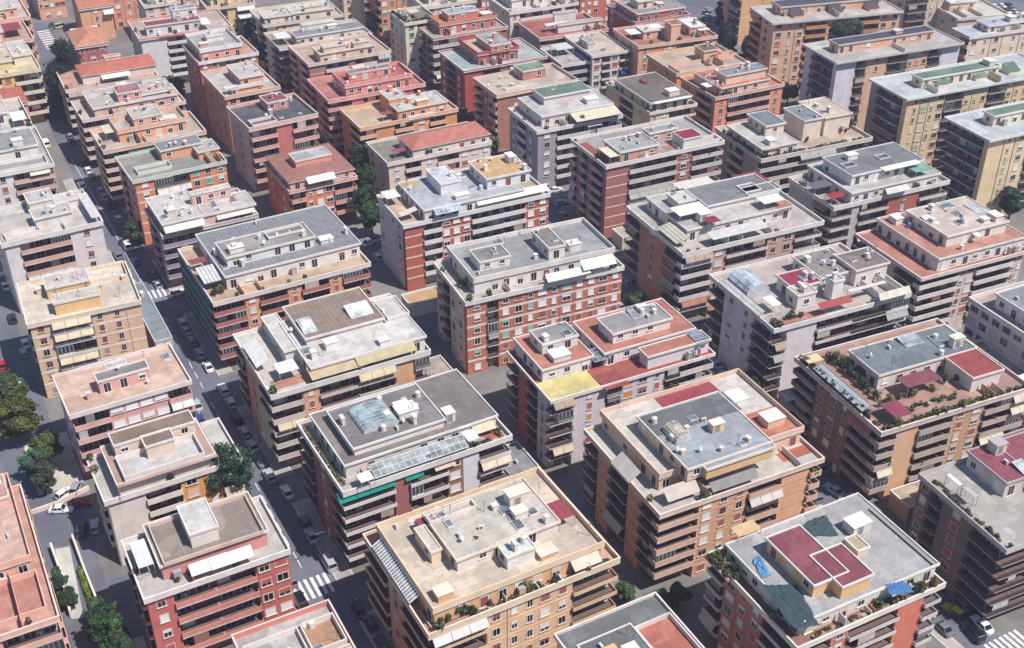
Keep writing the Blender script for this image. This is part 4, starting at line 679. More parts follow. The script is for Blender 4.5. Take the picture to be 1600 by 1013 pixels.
 dict(label='low white garage with orange flat roof at the foot of the brick panels', plab='low white garage', rect=(90.33, 218.39, 8.7, 5.0, -1.6), h=3.4, n=1, wall='#d4d2d0', front='P1', left='P1', terr='#d8ae78', core='#d4d2d0', par='#dcd8d4', slab='#dcd8d4', ppar='#d4d2d0', ph=0.3, ov=0.1, clutter=0, name='garage',
  feats=[]),
 dict(label='cream house with red hipped roof and mossy roof yard', plab='cream house with red hipped roof', rect=(108.96, 272.82, 30.36, 14.75, -0.66), h=12.5, n=4, wall='#d3c1b0', front='W1 B1 W1 B1.4 V2', left='W W', terr='#8f8a7c', core='#b49a8a', par='#d3bfae', slab='#d8ccc0', ppar='#c6bdb0', ph=0.8, tg=5, clutter=0, awc=['#d8b890'], aw=0.3,
  feats=[('hip', 7.14, 30.08, -0.12, 9.46, 0.0, 3.0, '#dacabb', '#b8705e', '1.9'), ('canopy', 2.92, 7.38, 2.27, 4.67, 0.0, 2.0, '#9c4a4e', 'tile')]),
 dict(label='pinkish red block with stepped pink terraces and grey cabin roof', plab='pinkish red block', rect=(107.07, 310.99, 29.69, 18.0, -1.63), h=17, n=6, wall='#b9605a', front='B2 Q1 B1.5 P3 B1', left='B1 W1 B1', terr='#c67a70', core='#a8564e', acc='#bc625c', par='#cc8a80', slab='#d8b4aa', ppar='#cb7c74', ph=0.8,
  feats=[('pent', 5.83, 26.45, 1.54, 12.25, 0.0, 2.9, '#c8726a', '#c46c62', 'P'), ('stair', 8.48, 21.56, 5.34, 8.34, 2.9, 5.2, '#c8726a', '#808488', ''), ('canopy', 16.83, 22.0, 6.08, 9.89, -1.8, -0.6, '#9a9ca0', 'plaster')]),
 dict(label='orange block with sunken terrace and flat grey roof', plab='orange block with flat grey roof', rect=(109.74, 293.72, 29.69, 15.0, 0.0), h=14.5, n=5, wall='#d98a54', front='B1.2 Q1.6 B1.6 W1.4 B1.4 P1', left='B1 P1', terr='#d6b896', core='#b8764c', acc='#d98a54', par='#d8a47c', slab='#ddc6ae', ppar='#dca478', ph=0.8,
  feats=[('pent', 11.61, 26.57, 0.35, 9.08, 0.0, 3.2, '#d98a54', '#cbc8c2', ''), ('stair', 11.24, 16.83, 5.81, 12.7, 0.0, 4.6, '#d98a54', '#cdc8c0', 'n'), ('canopy', 7.51, 11.75, 1.75, 4.15, 0.0, 2.2, '#9c5a58', 'seam'), ('awn', 14.44, 22.23, -0.7, 1.0, 0.2, 1.6, '#cfb8a4', 'cloth')]),
 dict(label='brown panelled block with beige stepped penthouse behind the pinkish block', plab='brown panelled block', rect=(111.43, 339.1, 26.72, 18.0, -0.53), h=18, n=6, wall='#98664f', front='Q1.4 B2 Q.6 B2 B1.2', left='B1 W1 B1', terr='#c9a890', core='#cdbcac', acc='#95604c', par='#d6c4b2', slab='#dccfc2', ppar='#cfb8a4', ph=0.7, band='#c0a08c', bw=0.2,
  feats=[('pent', 3.93, 21.67, 0.35, 6.76, 0.0, 2.9, '#d3b298', '#cbbdae', ''), ('stair', 5.2, 12.48, 0.67, 3.4, 2.9, 4.6, '#d3b298', '#cfc4b8', 'n'), ('stair', 14.92, 20.08, 0.35, 2.75, 2.9, 4.6, '#d3b298', '#cfc4b8', 'n')]),
 dict(label='beige block with long grey penthouse roof and light grey canopy', plab='beige block with grey penthouse roof', rect=(109.18, 359.65, 30.85, 16.0, -1.31), h=17, n=6, wall='#d0bfa8', front='R1 W1 P1 R2 W1 R2', left='R1 W1', terr='#b39c8c', core='#bfa892', par='#cdb9a2', slab='#d8ccbe', ppar='#cdbba8', ph=0.7, tg=5,
  feats=[('pent', 5.8, 28.41, 0.35, 6.47, 0.0, 3.0, '#c4bdb6', '#8c8f93', ''), ('canopy', 0.21, 4.77, 2.76, 8.53, 0.0, 2.6, '#aeaeac', 'plaster'), ('stair', 9.57, 20.59, 5.61, 7.22, 3.0, 4.8, '#d3ccc2', '#cfc8be', '')]),
 dict(label='sand coloured block with white balconies and small red canopies', plab='sand coloured block', rect=(111.84, 383.65, 27.19, 18.0, -3.52), h=17, n=6, wall='#d3bc98', front='R1 W1 P1 R2 W1', left='R1 W1 R1', terr='#cfc0ac', core='#c4ab8c', par='#d8cebf', slab='#dcd2c4', ppar='#d3c2a8', ph=0.7, tg=4,
  feats=[('pent', 0.35, 9.56, 0.35, 6.8, 0.0, 2.8, '#d8cab6', '#d3cbc0', ''), ('pent', 10.0, 24.25, 0.35, 7.95, 0.0, 3.0, '#d8cab6', '#d3cbc0', ''), ('canopy', -0.24, 3.78, 0.72, 3.12, 0.0, 2.0, '#b05044'), ('stair', 14.33, 20.45, 0.35, 2.53, 3.0, 4.6, '#d8cab6', '#d3cbc0', 'n')]),
 dict(label='tall orange brick tower with green and white shutters', plab='tall orange brick tower', rect=(157.92, 393.93, 24.0, 16.0, -2.0), h=32, n=10, wall='#c27150', front='V1 W1 V1 W1', left='B1 W1 B1', terr='#b0765c', core='#8c5a48', par='#b08070', slab='#d0b8a8', ppar='#c27a5c', ph=0.8, wk='brick', shut=['#2f8a50', '#d8d4ce', '#8ac0a0', '#d8d4ce'],
  feats=[]),
 dict(label='narrow cream tower beside the orange brick tower', plab='narrow cream tower', rect=(148.29, 405.38, 8.0, 14.0, 0.0), h=24, n=8, wall='#d8c29c', front='W1 P1', left='W W', terr='#cfbfa6', core='#d8c29c', par='#dcd8d4', slab='#d9cfc0', ppar='#d3c2a8', ph=0.6,
  feats=[]),
 dict(label='cream building with a round table and planted garden on its roof', plab='cream building with roof garden', rect=(150.56, 354.91, 11.5, 14.0, -1.89), h=20, n=7, wall='#d0c3ac', front='W1 B1.6', left='Z1 Z1 W1', terr='#8f8a74', core='#c4b69e', par='#d3c4ac', slab='#d6cab6', ppar='#cbbda6', ph=0.7, shut=['#1f7a48', '#d3cec4'], tg=10,
  feats=[('hedge', 0.0, 11.0, 0.0, 1.0, 0.0, 0.0, '#35452a', 1.6), ('hedge', 0.0, 1.0, 1.0, 13.0, 0.0, 0.0, '#35452a', 1.6), ('canopy', 3.5, 7.0, 4.0, 7.5, 0.0, 2.2, '#d9c8b0')]),
 dict(label='beige block with pillared penthouse behind the roof garden', plab='beige block with pillared penthouse', rect=(163.26, 367.0, 18.72, 18.0, -3.37), h=20, n=7, wall='#d3c5b0', front='W W W W', left='W W', terr='#d3c8b8', core='#d3c5b0', par='#dcd8d4', slab='#d9d0c2', ppar='#d3c6b2', ph=0.8,
  feats=[('pent', 3.0, 18.62, 4.0, 16.0, 0.0, 3.0, '#d8ccba', '#d6ccbe', '')]),
 dict(label='brown red block with curved white balconies and orange roof terrace', plab='brown red block with curved balconies', rect=(155.18, 342.71, 26.08, 11.0, -2.36), h=18, n=6, wall='#945044', front='B3 B2.4 W1.6', left='R1 Q1 R1', terr='#b0a098', core='#7a5048', acc='#7c4640', par='#bfb2ae', slab='#cfc6c2', ppar='#b36a58', ph=0.6, shut=['#dedad6'], ww=1.5,
  feats=[('pent', 3.49, 23.6, 3.07, 10.9, 0.0, 3.1, '#ae5a48', '#d4864f', 'Pc'), ('stair', 7.39, 18.17, 5.31, 10.47, 3.1, 5.6, '#b8644f', '#b0b6bc', '')]),
 dict(label='red block with crimson roof skirt and pale teal side terrace', plab='red block with crimson roof skirt', rect=(152.33, 314.63, 28.07, 19.0, -2.0), h=17, n=6, wall='#9c3e2e', front='Q1.3 R1.2 V2.4 R1', left='W1 R1 W1', terr='#b3bcb4', core='#8a4a3c', acc='#9a3626', par='#b9b0a8', slab='#cfc8c0', ppar='#a8303e', ph=0.4, shut=['#dedad6'], ww=1.5,
  feats=[('pent', 5.99, 19.61, 3.11, 17.05, 0.0, 3.2, '#9a4438', '#d0bca6', 'Pc'), ('stair', 9.98, 16.82, 2.41, 13.04, 3.2, 5.7, '#b86850', '#a5a3a0', ''), ('floor', -0.06, 3.54, 3.06, 13.0, 0.0, 0.03, '#a0bab2')]),
 dict(label='brown block with green felt cabin roof and pale parapet', plab='brown block with green felt cabin', rect=(151.5, 291.59, 26.53, 15.0, -0.71), h=17, n=6, wall='#965e4a', front='P1 W1 P1 V2 P1.5', left='B1 W1 B1', terr='#c8b7a6', core='#8a5a4a', par='#bda394', slab='#cdbdae', ppar='#c3a08a', ph=0.9,
  feats=[('stair', 12.64, 20.42, 7.91, 13.79, 0.0, 2.8, '#aa6a5a', '#7b9878', 'c'), ('ring', 4.3, 14.72, 3.08, 4.59, 0.0, 0.5, '#c9b8a8')]),
 dict(label='grey block with pale green roof, cream awnings and planted terrace', plab='grey block with pale green roof', rect=(148.05, 261.49, 25.98, 17.51, -2.67), h=18, n=6, wall='#857f88', front='W1.5 B2.6 P.6 B2', left='W1 B1 W1', terr='#c3b2a8', core='#8c8288', par='#cbc4c2', slab='#cfc9c6', ppar='#bdb3b0', ph=0.7, tg=14, shut=['#d8d6d4'],
  feats=[('pent', 2.83, 24.74, 3.05, 17.41, 0.0, 3.0, '#c3bbb9', '#c4bfbb', 'c'), ('pent', 7.01, 21.42, 10.08, 16.96, 3.0, 5.2, '#b5a8a6', '#728e78', 'n'), ('hedge', 13.0, 25.0, 0.1, 0.8, 0.0, 0.0, '#4c5a30', 1.0), ('awn', 11.16, 25.23, -1.6, 3.88, 1.7, 2.8, '#d8cbae', 'cloth'), ('canopy', 15.21, 19.55, -0.7, 1.7, -2.6, -0.8, '#e0ddd8')]),
 dict(label='red brick block with white bands and large grey roof with twin cabins', plab='red brick block with grey roof', rect=(91.95, 191.45, 36.62, 17.86, -4.29), h=18, n=6, wall='#a8553f', front='W1.4 R.8 W1 V3.4 W1 V2.6 W1', left='W1 W1 R1 W1', terr='#c4baae', core='#d0c0b2', lwall='#b5a396', par='#cfc2b6', slab='#dcd6ce', ppar='#d2cac2', ph=0.7, band='#dcd4cc', bw=0.45, wk='brick', shut=['#e0dcd8', '#e0dcd8', '#7fb8b0', '#a05040'], tg=14,
  feats=[('pent', 3.01, 35.76, 2.9, 17.76, 0.0, 3.1, '#cfc8c0', '#a3a2a2', 'P'), ('stair', 5.61, 12.6, 6.16, 11.71, 3.1, 5.4, '#d8d3ce', '#928d88', ''), ('stair', 21.07, 24.93, 4.76, 13.5, 3.1, 6.0, '#d8d0c8', '#8f8680', ''), ('awn', 17.91, 28.2, -1.6, 0.03, 1.7, 2.8, '#e6e4de', 'cloth'), ('awn', 26.42, 34.38, -1.6, 0.68, 2.6, 3.9, '#d6dade', 'plaster'), ('shrubs', 1.31, 2.51, 3.64, 13.96, 0.0, 0.0, 0, 5)]),
 dict(label='grey block with terracotta flat roofs and a bright yellow corner terrace', plab='grey block with yellow terrace', rect=(91.23, 154.6, 35.66, 17.95, -2.11), h=17, n=6, wall='#b3acb2', front='R1.4 W2.2 R1 V3 R1 B2.4', left='W1 R1 Q1 R1', terr='#b5584c', core='#a59a9c', acc='#9c4c44', par='#c2bab8', slab='#d5cdc6', ppar='#cfc4be', ph=0.35, aw=0.1, wk='plaster', shut=['#c98a4a', '#b8564a', '#cfc8c2'], clut=1.2,
  feats=[('pent', 1.19, 11.79, 6.01, 17.85, 0.0, 3.0, '#cdc5c6', '#c97c66', 'c'), ('pent', 14.43, 34.68, 5.7, 17.85, 0.0, 3.0, '#cdc5c6', '#c97c66', 'c'), ('pent', 21.32, 35.2, 1.07, 4.1, 0.0, 2.97, '#cdc5c6', '#c97c66', 'nc'), ('stair', 3.38, 11.07, 10.42, 15.71, 3.0, 5.3, '#cdc4be', '#9b9998', ''), ('pent', 17.39, 30.41, 7.74, 13.59, 3.0, 5.4, '#cdc4be', '#a3a09e', ''), ('solar', 23.68, 26.77, 10.49, 14.41, 5.4, 5.9, '#8d9092'), ('floor', -0.29, 10.48, -0.47, 6.2, 0.0, 0.06, '#e2cf7c'), ('floor', 10.61, 15.88, -1.6, 3.69, 0.0, 0.05, '#a84e46'), ('solar', 11.67, 15.33, 4.78, 8.53, 2.2, 2.7, '#57616b'), ('solar', 32.25, 34.86, 0.17, 4.77, 3.05, 3.3, '#68727c')]),
 dict(label='ochre brick block with grey tarred roof, brown barrel awnings and maroon side roof', plab='ochre block with barrel awnings', rect=(91.15, 118.84, 32.6, 24.68, -2.12), h=17, n=6, wall='#bd8862', front='B2.6 V3.4 B2.4 Q2 B.8', left='R1 Q1 R1.4 Q1 R1', terr='#cfc6ba', core='#a87a5c', acc='#c48c62', par='#d0a288', slab='#d8cabc', ppar='#d6b29c', ph=0.7, band='#a87858', bw=0.2, wk='brick', shut=['#a8584a', '#d8d4ce', '#5a3a34'], tg=6, lpar='#7d7470',
  feats=[('pent', 3.0, 32.02, 5.4, 24.58, 0.0, 3.0, '#cfa98c', '#d3cbbf', 'Pc'), ('pent', 6.43, 22.78, 2.47, 18.06, 3.0, 5.7, '#d8b896', '#a9b0b6', ''), ('floor', 6.6, 23.87, 11.95, 17.92, 5.7, 5.74, '#77797a'), ('pent', 9.48, 22.82, 1.42, 2.63, 3.0, 5.3, '#dcae74', '#a5afb8', 'nc'), ('vault', 7.94, 11.06, 8.5, 12.79, 5.7, 7.4, '#b09c82'), ('awn', -1.2, 1.11, 8.12, 14.35, 1.2, 2.7, '#c8beb4', 'cloth', 'l'), ('awn', 1.93, 8.27, 0.89, 3.0, 1.4, 2.8, '#c8b8ae', 'cloth'), ('solar', 6.82, 10.03, 2.77, 5.37, 1.9, 2.6, '#2f3c78'), ('canopy', 13.84, 25.92, 20.96, 25.1, 2.4, 3.0, '#a8494e', 'seam'), ('canopy', 25.63, 29.41, 16.95, 20.57, 2.5, 3.2, '#cfd6ce', 'plaster'), ('floor', 25.13, 31.73, 6.29, 13.26, 3.0, 3.05, '#cc7a60'), ('awn', 9.73, 19.0, -0.48, 0.86, 1.6, 2.7, '#8f8a86', 'cloth'), ('floor', 26.46, 33.2, 2.34, 4.74, 0.0, 0.05, '#c4664c')]),
 dict(label='block with maroon roof cabin, dark tarpaulin and blue sheets on its grey roof', plab='block with maroon roof cabin', rect=(92.13, 85.81, 27.34, 21.1, -0.96), h=17.5, n=6, wall='#a85c48', front='F2 W1 F3 Q1.6 F1', left='F1.6 V2.4 F1', terr='#a9705f', core='#8c6a5c', acc='#b8543c', par='#b9b0b0', slab='#cfc8c2', ppar='#c8b8ac', ph=0.7, wk='brick', tg=10, aw=0.05, clut=1.6,
  feats=[('pent', 1.56, 27.23, 1.64, 19.4, 0.0, 3.0, '#cfc4b8', '#b4b2b0', 'c'), ('floor', -1.2, 1.72, 20.32, 21.7, 0.0, 0.03, '#9c6258'), ('hedge', -1.2, 0.44, 15.23, 21.24, 0.0, 1.4, '#44502e', 1.6), ('hedge', 3.0, 26.0, 0.1, 0.8, 0.0, 0.0, '#5a5a34', 0.8), ('tarp', 11.8, 15.91, 17.9, 16.32, 3.05, 3.2, '#40565a', [(11.8, 16.32), (15.91, 18.01), (19.4, 17.9), (17.97, 13.14)], 'dark grey netting heaped behind the maroon cabin'), ('pent', 5.94, 11.82, 4.72, 15.57, 3.0, 5.6, '#d9a86a', '#9a4c58', 'c'), ('pent', 9.35, 14.76, 2.56, 9.4, 3.0, 5.65, '#d9a86a', '#9a4c58', 'nc'), ('tarp', 0.88, 5.5, -0.14, 10.02, 3.05, 3.2, '#3d5358', [(0.88, 10.02), (5.5, 7.65), (3.27, -0.14), (-0.42, 0.94)], 'dark grey tarpaulin spread on the roof beside the maroon cabin'), ('tarp', 17.09, 20.0, -1.35, 1.68, 3.05, 3.2, '#4a7fc4', [(17.09, 1.68), (20.0, 1.22), (19.85, -1.35), (16.31, -0.4)], 'crumpled blue tarpaulin near the balcony edge of the maroon cabin roof'), ('tarp', 2.89, 4.43, 11.02, 14.88, 3.05, 3.15, '#5a9ad0', [(2.89, 14.88), (4.43, 15.33), (3.28, 11.02), (1.69, 11.09)], 'bright blue sheet lying along the shaded foot of the maroon cabin'), ('corr', 26.25, 26.96, 1.57, 15.76, 2.9, 3.3, '#b9b6b0', '#a09c96', 'n'), ('stair', 17.05, 19.2, 7.91, 10.92, 3.0, 4.6, '#d8c096', '#cbb896', 'nc'), ('canopy', 3.34, 7.64, 19.12, 21.52, 3.0, 4.1, '#dcb684'), ('shrubs', -1.02, 0.44, 15.23, 19.86, 0.0, 0.0, 0, 14), ('shrubs', 14.88, 26.07, -0.1, 0.9, 0.0, 0.0, 0, 12)]),
 dict(label='dark brick block with long grey balconies and a crimson roof cabin', plab='dark brick block with crimson cabin', rect=(149.93, 229.6, 34.65, 18.06, -2.27), h=20.5, n=7, wall='#8c4a42', front='P1.4 B3 W1 B2', left='B2 Q1 B1 Q1 B1', terr='#aaa4a0', core='#8a6a62', acc='#84463f', par='#bdb2ae', slab='#c9c2be', ppar='#bfb7b2', ph=0.7, lpar='#97908f', band='#b8a8a0', bw=0.25, wk='brick', tg=5, clut=1.8,
  feats=[('floor', 0.69, 2.84, 2.71, 15.57, 0.0, 0.05, '#b0523f'), ('pent', 4.47, 15.41, 1.08, 9.05, 0.0, 2.8, '#ac7464', '#a4a2a0', ''), ('canopy', 1.2, 4.29, 0.61, 6.85, 0.0, 2.2, '#dcd2b8'), ('stair', 22.64, 28.27, 0.35, 5.58, 0.0, 3.0, '#d8d4d0', '#aa3446', 'nc'), ('pent', 17.0, 25.39, 7.74, 10.89, 0.0, 2.9, '#b08c80', '#a8a4a0', ''), ('floor', 18.73, 30.52, 2.37, 4.77, 0.0, 0.04, '#b87868'), ('ring', 21.79, 35.25, 1.2, 4.2, 0.0, 0.8, '#cfc6c0')]),
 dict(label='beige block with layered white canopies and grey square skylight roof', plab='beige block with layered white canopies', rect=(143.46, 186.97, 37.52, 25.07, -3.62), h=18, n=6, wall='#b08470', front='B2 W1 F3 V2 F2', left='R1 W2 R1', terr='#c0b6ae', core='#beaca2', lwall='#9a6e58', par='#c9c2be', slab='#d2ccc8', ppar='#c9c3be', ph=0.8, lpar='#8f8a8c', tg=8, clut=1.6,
  feats=[('pent', 4.09, 32.65, 5.42, 23.26, 0.0, 3.0, '#c9c2be', '#bdb6b0', 'c'), ('pent', 12.5, 31.7, 10.5, 20.12, 3.0, 4.9, '#c9c4c0', '#88898a', 'nc'), ('pent', 24.22, 32.98, 11.23, 14.77, 3.0, 4.94, '#c9c4c0', '#88898a', 'nc'), ('ring', 23.91, 28.44, 12.22, 16.19, 4.9, 5.3, '#dcdad6', '#6e6a68'), ('canopy', 3.96, 11.85, 8.67, 13.34, 3.0, 4.9, '#d8d8d8', 'plaster'), ('stair', 7.13, 11.71, 14.47, 19.51, 3.0, 4.9, '#cfc7bd', '#d2cabf', ''), ('canopy', 11.11, 20.98, 20.73, 24.09, 3.0, 4.9, '#d8d2c0'), ('canopy', 24.87, 30.79, 5.75, 9.55, 3.0, 4.9, '#e2e2e0'), ('canopy', 8.38, 11.64, 3.5, 6.36, 3.0, 4.6, '#963642'), ('canopy', 28.01, 35.1, 16.47, 24.03, 2.5, 3.6, '#a04446', 'seam'), ('corr', -0.3, 3.32, 2.78, 11.52, 1.6, 2.4, '#d8d2b8', None, 'l'), ('awn', 7.52, 22.21, -0.03, 2.73, 2.3, 3.0, '#c9c6c2', 'cloth'), ('floor', 28.86, 32.26, 4.4, 8.5, 3.0, 3.05, '#cf8a6a')]),
 dict(label='white panelled block with glass vault, red roofs and crowded terraces', plab='white panelled block with glass vault', rect=(141.74, 153.05, 33.84, 23.37, -3.78), h=18, n=6, wall='#c0b9be', front='R1 P2.6 F3 R3 F2', left='R1 W1 W1 R1', terr='#c4b3a8', core='#9c9294', acc='#c0b9be', par='#cbc6c4', slab='#d6d2ce', ppar='#c9c2bc', ph=0.7, lpar='#6f6b70', clut=2.2, tg=6,
  feats=[('vault', 0.88, 6.78, 11.59, 18.96, 0.0, 3.6, '#98a4b2'), ('corr', -1.2, 0.62, 4.19, 18.88, 1.3, 2.0, '#d6d4ce', None, 'l'), ('pent', 9.83, 16.47, 7.94, 13.59, 0.0, 3.2, '#d3cbca', '#aa384a', 's'), ('stair', 8.61, 13.21, 4.67, 8.46, 0.0, 3.3, '#d3ccc8', '#c6b7a4', ''), ('awn', 11.12, 19.15, 0.09, 1.53, 2.0, 2.8, '#b0504a', 'cloth'), ('pent', 17.87, 27.31, 9.3, 19.09, 0.0, 3.0, '#c4b9b2', '#9c928c', ''), ('pent', 25.43, 33.74, 7.47, 14.32, 0.0, 4.0, '#cfc7bf', '#8f7c76', ''), ('stair', 17.33, 19.9, 4.63, 7.24, 0.0, 4.6, '#d8d4d0', '#b4b4b8', ''), ('canopy', 20.28, 29.66, 2.5, 3.59, 0.0, 2.6, '#aaa6a2', 'plaster'), ('awn', 24.87, 32.97, -1.6, -0.53, 1.6, 2.8, '#d3cdb8', 'cloth'), ('canopy', 2.53, 4.89, 4.8, 8.64, 0.0, 2.4, '#b9c6cc', 'plaster'), ('floor', 1.23, 13.31, 0.66, 3.06, 0.0, 0.05, '#c4836c'), ('shrubs', 0.74, 9.04, 1.5, 2.7, 0.0, 0.0, 0, 8)]),
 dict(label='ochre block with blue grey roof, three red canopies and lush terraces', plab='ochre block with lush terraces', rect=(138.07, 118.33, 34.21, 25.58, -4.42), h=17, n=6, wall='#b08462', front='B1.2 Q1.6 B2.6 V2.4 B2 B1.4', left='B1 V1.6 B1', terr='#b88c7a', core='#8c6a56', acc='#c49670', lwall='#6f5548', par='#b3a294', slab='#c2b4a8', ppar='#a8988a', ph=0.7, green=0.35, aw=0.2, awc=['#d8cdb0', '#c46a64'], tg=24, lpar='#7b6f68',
  feats=[('pent', 7.79, 30.47, 11.29, 20.07, 0.0, 3.3, '#c9beb4', '#7b868c', ''), ('solar', 18.4, 22.76, 16.63, 19.8, 3.4, 3.9, '#8d9296'), ('canopy', 10.48, 18.32, 6.26, 9.72, 0.0, 2.9, '#93505a', 'seam'), ('pent', 23.25, 30.17, 3.61, 10.87, 0.0, 3.3, '#c4bab2', '#a94c4a', 'snc'), ('canopy', 2.89, 6.61, 0.22, 4.81, 0.0, 2.4, '#a04656', 'seam'), ('corr', -0.31, 1.86, 5.37, 20.43, 1.3, 1.9, '#b2bec0', None, 'l'), ('canopy', -0.46, 3.11, 21.45, 23.85, 0.0, 1.8, '#d9c790'), ('hedge', -0.2, 0.8, 1.0, 25.0, 0.0, 0.0, '#2c3a24', 2.0), ('hedge', 1.0, 32.0, 0.0, 0.9, 0.0, 0.0, '#4c5a30', 1.4), ('hedge', 5.2, 6.2, 8.0, 24.0, 0.0, 0.0, '#34442a', 2.2), ('hedge', 8.0, 20.0, 3.2, 4.0, 0.0, 0.0, '#4c5a30', 1.2), ('shrubs', 4.77, 7.75, 11.1, 22.89, 0.0, 0.0, 0, 24), ('shrubs', 3.9, 18.73, 6.21, 7.41, 0.0, 0.0, 0, 20), ('shrubs', 20.14, 33.13, 6.82, 7.91, 0.0, 0.0, 0, 8)]),
 dict(label='dark terraced block with maroon roof and rounded balcony corner', plab='dark terraced block with maroon roof', rect=(133.81, 86.03, 32.0, 19.72, -4.01), h=17.5, n=6, wall='#665852', front='R1 R2 R2 W1 R2', left='R2 W2.4 R1 W1', terr='#bdb6ac', core='#3d3838', par='#77736f', slab='#8f8a8a', ppar='#a59f9c', ph=0.7, lpar='#4c4a4e', tg=6,
  feats=[('pent', 8.69, 31.9, 9.96, 18.83, 0.0, 3.2, '#b4aaa6', '#9e525e', 's'), ('pent', 14.3, 28.86, 0.4, 19.62, 0.0, 3.15, '#b4aaa6', '#9e525e', 'nc'), ('solar', 12.45, 14.73, 9.8, 13.19, 3.3, 3.9, '#aab2b8'), ('canopy', 1.85, 2.76, 13.33, 16.43, 0.0, 2.3, '#aab4c0', 'plaster'), ('canopy', 2.1, 3.21, 10.09, 12.87, 0.0, 2.2, '#bdb2aa'), ('hedge', 0.0, 0.8, 2.0, 18.0, 0.0, 0.0, '#4a5434', 1.0)]),
 dict(label='block with twin grey topped cream cabins among planted terraces', plab='block with twin cream cabins', rect=(193.67, 222.76, 34.94, 22.23, -4.77), h=15.5, n=5, wall='#9c8474', front='B3 B3 B3', left='P1 B1 P1', terr='#c8b09c', core='#946444', par='#b8b0a6', slab='#c6bfb6', ppar='#aaa59a', ph=0.8, tg=14,
  feats=[('pent', 0.35, 11.48, 1.04, 17.01, 0.0, 3.0, '#c4bbb2', '#c8c1ba', 'c'), ('pent', 5.69, 11.49, 7.58, 16.34, 3.0, 5.9, '#cfc0aa', '#7f8a92', 'c'), ('pent', 17.17, 22.92, 6.55, 15.89, 0.0, 5.86, '#cfc0aa', '#7f8a92', 'n'), ('pent', 24.29, 32.73, 6.91, 19.08, 0.0, 5.4, '#d0c0ac', '#d4c1ab', ''), ('canopy', 1.02, 5.73, 0.48, 2.97, 0.0, 2.6, '#dcb46c'), ('shrubs', 2.08, 3.28, 4.1, 20.53, 0.0, 0.0, 0, 10), ('hedge', -0.2, 0.8, 1.0, 20.0, 0.0, 0.0, '#33442a', 1.8), ('hedge', 1.0, 32.0, 0.0, 0.9, 0.0, 0.0, '#48552f', 1.3), ('shrubs', 5.41, 22.98, 5.15, 6.73, 0.0, 0.0, 0, 16), ('shrubs', 28.53, 35.54, 5.79, 11.49, 0.0, 0.0, 0, 12)]),
 dict(label='grey block with dark flat roof, teal canopy and red brick panels', plab='grey block with dark flat roof', rect=(188.19, 188.81, 34.66, 17.44, -3.5), h=18, n=6, wall='#a39fa2', front='F1.3 P.5 F2 U2.2 F2', left='R1 W1 P1', terr='#a89c96', core='#8c8486', acc='#9a4836', par='#bcb4b0', slab='#cbc5c0', ppar='#b8b1ac', ph=0.8, lpar='#7b797c', tg=8, shut=['#7fb8c4', '#d8d6d4'],
  feats=[('pent', 5.05, 31.66, 0.35, 17.34, 0.0, 3.0, '#c9c5c2', '#c0bbb6', 'c'), ('pent', 7.14, 28.63, 3.59, 14.71, 3.0, 5.8, '#b9b6b7', '#818284', 'c'), ('ring', 8.18, 11.68, 7.41, 9.83, 5.8, 6.1, '#a5a4a4', '#5f5e60'), ('ring', 18.85, 22.24, 7.88, 10.27, 5.8, 6.1, '#a5a4a4', '#5f5e60'), ('canopy', 15.85, 26.92, 2.09, 4.35, 5.6, 5.9, '#dcdcda', 'plaster'), ('canopy', -1.2, 4.82, 6.4, 9.93, 0.0, 2.6, '#6a686c'), ('canopy', -0.38, 3.91, 0.76, 3.49, 0.0, 2.4, '#aa3644'), ('canopy', 23.99, 28.73, 0.22, 4.42, 3.0, 4.8, '#84bcac', 'corr'), ('awn', 14.31, 21.07, -1.6, -0.52, 1.6, 2.7, '#d3cfc9', 'cloth')]),
 dict(label='block with layered terracotta terraces under a large beige roof', plab='block with layered terracotta terraces', rect=(184.49, 156.04, 29.36, 21.33, -3.88), h=17, n=6, wall='#b5a79e', front='B3 V1.4 B3 V1', left='R1 W1 R1', terr='#c07a66', core='#8c7a72', par='#d0c8c2', slab='#d3cbc4', ppar='#cbb0a2', ph=0.5, ov=1.0, lpar='#8f8884',
  feats=[('pent', 4.73, 29.26, 0.75, 21.23, 0.0, 3.2, '#cfc6c0', '#c78872', ''), ('pent', 9.46, 26.55, 4.26, 17.5, 3.2, 6.0, '#c2b8b0', '#d3c3b2', ''), ('solar', 22.99, 25.59, 9.09, 14.5, 6.0, 6.2, '#a3a4a6'), ('solar', 9.84, 12.26, 9.75, 13.91, 6.0, 6.3, '#d8d2c8'), ('canopy', 16.35, 17.9, 2.49, 6.83, 3.2, 5.2, '#cdcdc8', 'plaster')]),
 dict(label='mauve grey block with wide dark windows behind the ochre terraces', plab='mauve grey block', rect=(184.0, 119.0, 30.0, 24.0, -3.0), h=18, n=6, wall='#b1a9aa', front='W W W W', left='V1 V1', terr='#bfa79a', core='#b1a9aa', par='#dcd8d4', slab='#cbc5c0', ppar='#c2b9b4', ph=0.8, ww=2.0, shut=['#77737a', '#55525a', '#b4aeb0'],
  feats=[('pent', 2.5, 27.0, 3.0, 20.0, 0.0, 3.1, '#bcb6ba', '#9a9c9f', ''), ('pent', 9.0, 28.0, 1.5, 12.0, 0.0, 3.3, '#c4c0c2', '#c6c8c8', 'n')]),
 dict(label='low block with white roof sheet behind the ochre terraces', plab='low block with white sheet', rect=(176.0, 112.0, 7.0, 26.0, -4.0), h=11, n=3, wall='#b8aaa0', front='W W', left='W W', terr='#b9ada2', core='#b8aaa0', par='#dcd8d4', slab='#cfc8c0', ppar='#c8beb4', ph=0.6,
  feats=[('canopy', 1.0, 7.6, 2.0, 12.0, 0.0, 1.6, '#e2e2e0', 'plaster')]),
